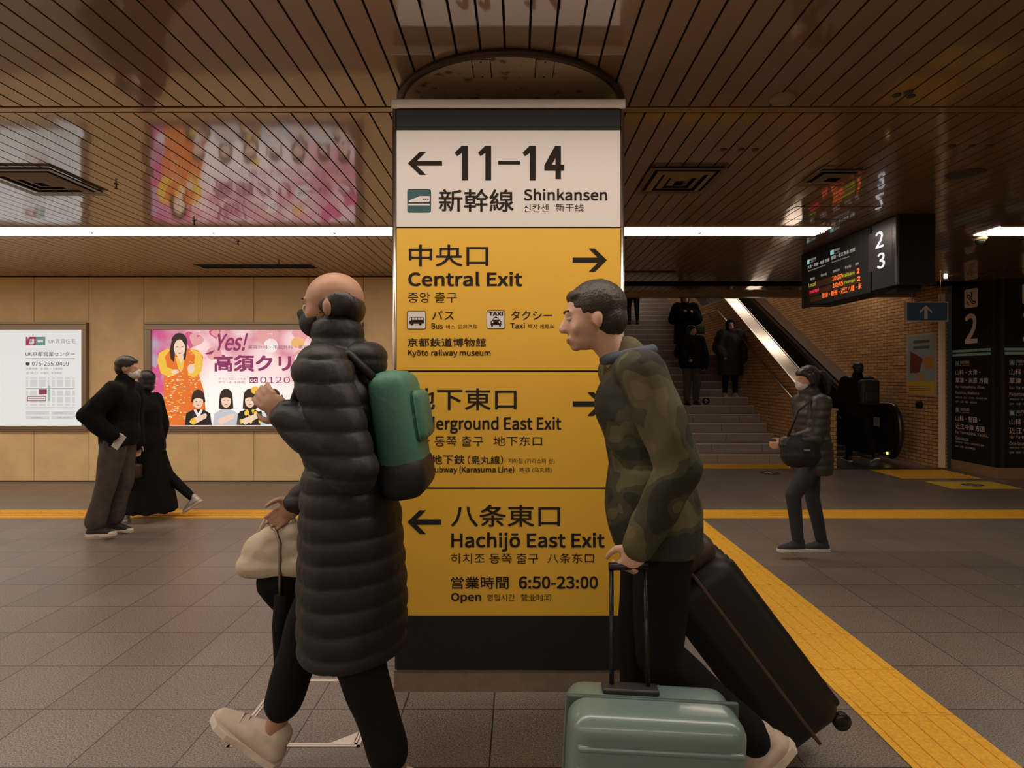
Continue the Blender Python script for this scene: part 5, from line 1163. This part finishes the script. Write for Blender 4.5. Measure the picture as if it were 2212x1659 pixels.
    p = Person('person', 1.88, (0.515, 2.16, 0), 180, 'person in an olive camouflage jacket with suitcases walking left past the sign pillar', lean=12, near=True, broad=0.98,
               legs={'L': (3, 52, -42, 2), 'R': (6, 6, 0, 2)}, arms={'L': (-20, 9, 46, 6), 'R': (-30, 6, 22, 0)}, head=(-6, 0), neck=24)
    p.body(SKIN2, {'L': 55, 'R': 45}); p.hair('short', mat('hair_brown', (0.022, 0.014, 0.009), 0.5, bump=0.4, bscale=120))
    p.coat(camo, length=0.12, fit=0.018, flare=0.015, name='jacket', disp=folds(0.012, (8, 8, 6), 5)); p.trousers(blacktr, fit=0.018, hem=0.060); p.shoes(shoe_b, sole_w, 1.1)
    k = p.k; Bc = Blob(); cc = p.J['nk']+p.up*0.02*k; pts = [cc + Vector((-0.012+0.080*k*math.cos(R(a)), 0.078*k*math.sin(R(a)), -0.018*math.cos(R(a)))) for a in range(0, 361, 24)]
    Bc.chain(pts, [0.021]*len(pts)); Bc.build('collar', mat('denim_collar', (0.055, 0.075, 0.11), 0.8), p.root, 0.006, 1)
    R1 = p; hw_ = p.world(p.J['wrL']+p.J['hdL']*0.085)
    # teal suitcase rolled at the near side
    sx, sy = 0.385, 1.74; r = empty('suitcase', (sx, sy, 0), 'pale teal hard shell suitcase with ribbed sides rolling in the right foreground', 'suitcase')
    shell = mat('teal_shell', (0.13, 0.195, 0.178), 0.3, 0, 0.5, coat=0.3); M = Matrix.Translation((sx, sy, 0.295)) @ Matrix.Rotation(R(3), 4, 'Y')
    rbox('shell', shell, (0.50, 0.25, 0.54), M, r, 0.055, seg=6)
    for i in range(7): rbox('rib', shell, (0.46, 0.262, 0.018), M @ Matrix.Translation((0, 0, 0.19-0.062*i)), r, 0.008, seg=3)
    rbox('zip_band', mat('teal_dark_band', (0.05, 0.075, 0.07), 0.5), (0.508, 0.016, 0.548), M, r, 0.006)
    rbox('handle_base', mat('dark_plastic', (0.02, 0.022, 0.022), 0.4), (0.17, 0.05, 0.018), M @ Matrix.Translation((-0.06, 0.04, 0.277)), r, 0.006)
    top = Vector(hw_); base = M @ Vector((-0.06, 0.04, 0.27)); sidev = Vector((0.055, 0, 0))
    hm = mat('dark_metal', (0.03, 0.03, 0.03), 0.35, 0.8)
    hmb = MB().m(hm, True)
    for g in (1, -1): hmb.tube([base+sidev*g, top+sidev*g], 0.0075, n=8)
    hmb.build('telescopic_handle', r); MB().m(hm, True).tube([top-sidev*1.15, top+sidev*1.15], 0.013, n=10).build('grip', r)
    for (a, b_) in ((-0.19, -0.08), (0.19, -0.08), (-0.19, 0.08), (0.19, 0.08)):
        MB().m(hm, True).lathe((sx+a, sy+b_-0.012, 0.026), [(0.010, 0), (0.026, 0.004), (0.026, 0.02), (0.010, 0.024)], n=16, axis='y').build('wheel', r)
        MB().m(hm).box(sx+a-0.012, sx+a+0.012, sy+b_-0.016, sy+b_+0.016, 0.03, 0.065).build('wheel_fork', r)
    # big black case, tilted, pulled behind
    dk = mat('black_shell', (0.011, 0.009, 0.008), 0.5, 0, 0.3); cx, cy = 0.905, 2.43
    r = empty('suitcase', (cx, cy, 0), 'large black suitcase tilted back on its wheels beside the yellow strip', 'suitcase')
    M = Matrix.Translation((cx, cy, 0.445)) @ Matrix.Rotation(R(-37), 4, 'Y')
    rbox('shell', dk, (0.31, 0.42, 0.78), M, r, 0.075, seg=6)
    for i in range(6): rbox('rib', dk, (0.322, 0.030, 0.70), M @ Matrix.Translation((0, -0.16+0.064*i, 0)), r, 0.014, seg=3)
    rbox('side_band', mat('brown_band', (0.06, 0.038, 0.028), 0.4), (0.014, 0.428, 0.788), M, r, 0.005)
    for b_ in (-0.16, 0.16):
        c = M @ Vector((0.12, b_, -0.41)); MB().m(hm, True).lathe((c.x, c.y-0.014, c.z), [(0.012, 0), (0.034, 0.004), (0.034, 0.024), (0.012, 0.028)], n=18, axis='y').build('wheel', r)
    hb = M @ Vector((-0.03, 0, 0.39)); hR = Vector(p.world(p.J['wrR']+p.J['hdR']*0.085)); q = MB().m(hm, True)
    for g in (1, -1): q.tube([hb+Vector((0, 0.05*g, 0)), hR+Vector((0, 0.05*g, 0))], 0.008, n=8)
    q.build('telescopic_handle', r); MB().m(hm, True).tube([hR+Vector((0, -0.06, 0)), hR+Vector((0, 0.06, 0))], 0.014, n=10).build('grip', r)
    rbox('top_bag', mat('brown_leather', (0.045, 0.028, 0.020), 0.5, bump=0.2, bscale=60), (0.25, 0.34, 0.13), M @ Matrix.Translation((0.02, 0, 0.43)), r, 0.06)
    # ---- middle distance
    charcoal = mat('charcoal_trouser', (0.075, 0.065, 0.055), 0.85, 0, 0.2, var=0.2, vscale=14); navy = mat('navy_jeans', (0.014, 0.018, 0.028), 0.8); blackshoe = mat('black_canvas_shoe', (0.015, 0.014, 0.014), 0.7)
    p = Person('person', 1.66, (-3.79, 5.6, 0), 12, 'person in a black sweater, charcoal trousers and white mask walking right before the wall', lean=5, legs={'L': (0, 14, -10, 2), 'R': (-9, 5, 0, 2)}, arms={'L': (-2, 10, 12, 8), 'R': (-38, 24, 78, 18)}, head=(-4, 0), neck=6)
    p.body(SKIN, {'R': 45}); p.hair('short'); p.mask(whitemask); p.coat(blackwool, length=0.06, fit=0.040, flare=0.0, name='sweater', collar=0.35, cuff=1.1, disp=folds(0.014)); p.trousers(charcoal, fit=0.036, hem=0.095); p.shoes(blackshoe, sole_w, 1.0, toe=sole_w)
    w_ = p.world(p.J['wrR']+p.J['hdR']*0.10); M = Matrix.Translation(w_) @ Matrix.Rotation(R(35), 4, 'Y')
    rbox('smartphone', mat('pale_phone', (0.55, 0.52, 0.48), 0.4), (0.072, 0.010, 0.145), M, None, 0.0045, label='pale smartphone held by the person in the black sweater', cat='phone')
    p = Person('person', 1.57, (-3.92, 6.25, 0), 180, 'person in a long black dress and silver shoes behind the person in the sweater', lean=3, female=True, legs={'L': (18, 6, 2, 1), 'R': (-24, 22, -34, 1)}, arms={'L': (-6, 10, 20, 6), 'R': (-10, 10, 20, 0)})
    p.body(SKIN); p.hair('bob'); p.coat(blackwool, length=0.10, fit=0.030, disp=folds(0.01)); p.trousers(blacktr, 0.008, 0.046); p.skirt(blackwool, 0.78, 0.27, -0.03); p.shoes(mat('silver_shoe', (0.5, 0.47, 0.44), 0.4, 0.3), sole_w)
    w_ = p.world(p.J['wrL']+p.J['hdL']*0.08); r = empty('handbag', (w_.x, w_.y, w_.z-0.26), 'small dark brown handbag held by the person in the long black dress', 'handbag')
    lb = mat('brown_leather', None); rbox('bag_body', lb, (0.24, 0.08, 0.15), Matrix.Translation((w_.x, w_.y, w_.z-0.15)), r, 0.025); MB().m(lb, True).tube([(w_.x-0.07, w_.y, w_.z-0.08), (w_.x-0.045, w_.y, w_.z), (w_.x+0.045, w_.y, w_.z), (w_.x+0.07, w_.y, w_.z-0.08)], 0.006, n=8).build('handle', r)
    # right walker with ponytail
    dkp = mat('dark_down_cloth', (0.026, 0.022, 0.018), 0.5, 0, 0.5)
    p = Person('person', 1.585, (2.52, 5.02, 0), 180, 'person with a ponytail, white mask and navy jeans walking left near the stairs', lean=3, female=True, legs={'L': (34, 40, 0, 2), 'R': (-6, 6, 0, 2)}, arms={'L': (14, 6, 62, 8), 'R': (-12, 10, 35, 4)}, head=(-8, 0), neck=6)
    p.body(SKIN, {'L': 40}); p.hair('pony'); p.mask(whitemask); p.coat(dkp, length=0.16, fit=0.034, flare=0.0, name='jacket', collar=0.4, disp=folds(0.006, quilt=0.010, pitch=0.065)); p.trousers(navy, fit=0.010, hem=0.050, disp=folds(0.004)); p.shoes(mat('navy_sneaker', (0.016, 0.022, 0.032), 0.7), mat('white_sole', (0.6, 0.55, 0.5), 0.5))
    c = p.world(p.J['pel']+Vector((0.20, 0.19, 0.06))); r = empty('shoulder_bag', (c.x, c.y, c.z-0.15), 'soft black shoulder bag at the hip of the person with the ponytail', 'bag')
    B = Blob(); B.ell(c, 0.165, 0.075, 0.14); B.ell(c-Vector((0, 0, 0.05)), 0.17, 0.08, 0.10); o = B.build('bag_body', blackpuff, None, 0.012, 3, disp=folds(0.01)); o.parent = r; bake_local(o, r)
    MB().m(blackpuff, True).tube([c+Vector((-0.11, 0.0, 0.09)), c+Vector((-0.02, 0.0, 0.32)), p.world(p.J['shoL']+Vector((0, 0.0, 0.085))), c+Vector((0.10, 0.02, 0.34)), c+Vector((0.11, 0.0, 0.09))], 0.010, n=8).build('strap', r)
    MB().m(mat('buckle', (0.7, 0.65, 0.6), 0.3, 0.8)).box(c.x-0.01, c.x+0.035, c.y-0.084, c.y-0.076, c.z+0.0, c.z+0.012).build('buckle', r)
    # ---- on the stairs (floor heights follow the treads)
    def tread(k): return (ST0+TREAD*(k-1)+0.16, RISE*k) if k <= 13 else (ST0+TREAD*12+1.05+TREAD*(k-14)+0.16, RISE*k)
    def X(px, Y): return (px-CX)/FPX*Y
    green = mat('dark_green_coat', (0.018, 0.021, 0.014), 0.8); red = mat('red_scarf', (0.10, 0.012, 0.012), 0.9)
    Y, Z = tread(7); p = Person('person', 1.56, (X(1577, Y), Y, Z), -92, 'person in a dark green coat, hood, mask and red scarf coming down the stairs', female=True, lean=2, legs={'L': (7, 8, 0, 1), 'R': (-2, 4, 0, 1)}, arms={'L': (-6, 22, 14, 4), 'R': (4, 20, 40, 10)})
    p.body(SKIN2); p.hair('hood', blackwool); p.mask(whitemask); p.scarf(red, 0.07); p.coat(green, length=0.40, fit=0.085, flare=0.02, wide=1.1); p.trousers(blacktr, 0.02, 0.06); p.shoes(mat('pale_sneaker', (0.45, 0.42, 0.4), 0.6), sole_w)
    Y, Z = tread(6); p = Person('person', 1.58, (X(1493, Y), Y, Z), -85, 'person in a short black jacket and dark trousers on the stairs, head turned aside', female=True, lean=2, legs={'L': (12, 22, 0, 1), 'R': (2, 4, 0, 1)}, arms={'L': (6, 14, 10, 2), 'R': (10, 22, 50, 20)}, head=(0, 40))
    p.body(SKIN); p.hair('bob'); p.coat(blackwool, length=0.12, fit=0.07, flare=0.0, name='jacket', wide=1.05); p.trousers(charcoal, 0.03, 0.07); p.shoes(blackshoe, blackshoe)
    Y, Z = tread(11); p = Person('person', 1.66, (X(1480, Y), Y, Z), -92, 'person in a black coat with both hands raised, highest of the three coming downstairs', female=True, lean=0, legs={'L': (4, 6, 0, 1), 'R': (0, 2, 0, 1)}, arms={'L': (14, 16, 108, 30), 'R': (14, 22, 112, 34)})
    p.body(SKIN2); p.hair('long'); p.mask(whitemask); p.coat(blackwool, length=0.36, fit=0.075, flare=0.02, wide=1.05); p.trousers(blacktr, 0.01, 0.05); p.shoes(blackshoe, blackshoe)
    w_ = p.world(p.J['elbL']+Vector((0.10, 0, 0))); r = empty('handbag', (w_.x, w_.y, w_.z-0.4), 'dark handbag hanging from the arm of the highest person coming down the stairs', 'handbag')
    rbox('bag_body', mat('dark_leather', (0.018, 0.024, 0.026), 0.5), (0.26, 0.10, 0.20), Matrix.Translation((w_.x, w_.y, w_.z-0.24)), r, 0.03); MB().m(blackshoe, True).tube([(w_.x-0.08, w_.y, w_.z-0.15), (w_.x-0.03, w_.y, w_.z-0.02), (w_.x+0.03, w_.y, w_.z-0.02), (w_.x+0.08, w_.y, w_.z-0.15)], 0.007, n=8).build('handle', r)
    Y, Z = tread(19); p = Person('person', 1.68, (X(1368, Y), Y, Z), 90, 'person in dark clothes climbing the stairs beside the sign pillar edge', lean=4, legs={'L': (20, 28, 0, 1), 'R': (-4, 4, 0, 1)}, arms={'L': (5, 10, 10, 2), 'R': (-5, 10, 10, 2)})
    p.body(SKIN); p.hair('short'); p.coat(blackwool, length=0.10, fit=0.035, name='jacket'); p.trousers(blacktr, 0.012, 0.05); p.shoes(blackshoe, blackshoe)
    c = p.world(p.J['chest']+Vector((-0.20, -0.12, 0))); rbox('backpack', mat('pink_nylon', (0.22, 0.06, 0.09), 0.6), (0.20, 0.15, 0.42), Matrix.Translation(c), None, 0.06, label='pink backpack on the person climbing the stairs by the pillar', cat='backpack')
    # ---- at the escalator
    p = Person('person', 1.72, (5.93, 10.25, 0.012), 84, 'person seen from behind in dark clothes stepping onto the escalator', lean=3, legs={'L': (14, 10, 2, 2), 'R': (-16, 22, -22, 2)}, arms={'L': (2, 12, 24, 4), 'R': (6, 14, 30, 4)})
    p.body(SKIN); p.hair('short'); p.coat(blackwool, length=0.14, fit=0.042, name='jacket', collar=0.4); p.trousers(blacktr, 0.016, 0.055); p.shoes(blackshoe, mat('white_sole', None))
    c = p.world(p.J['chest']+Vector((-0.23, -0.07, -0.04))); r = empty('backpack', (c.x, c.y, c.z-0.22), 'black backpack on the person stepping onto the escalator', 'backpack')
    rbox('pack_body', mat('black_nylon', (0.02, 0.019, 0.018), 0.6), (0.32, 0.17, 0.44), Matrix.Translation(c), r, 0.06); rbox('front_pocket', mat('black_nylon', None), (0.24, 0.06, 0.2), Matrix.Translation(c+Vector((0, -0.09, -0.07))), r, 0.025)

build_setting(); build_floor_things(); build_pillar(); build_ceiling_things(); build_ads(); build_stairs(); build_escalator(); build_display()
build_people()
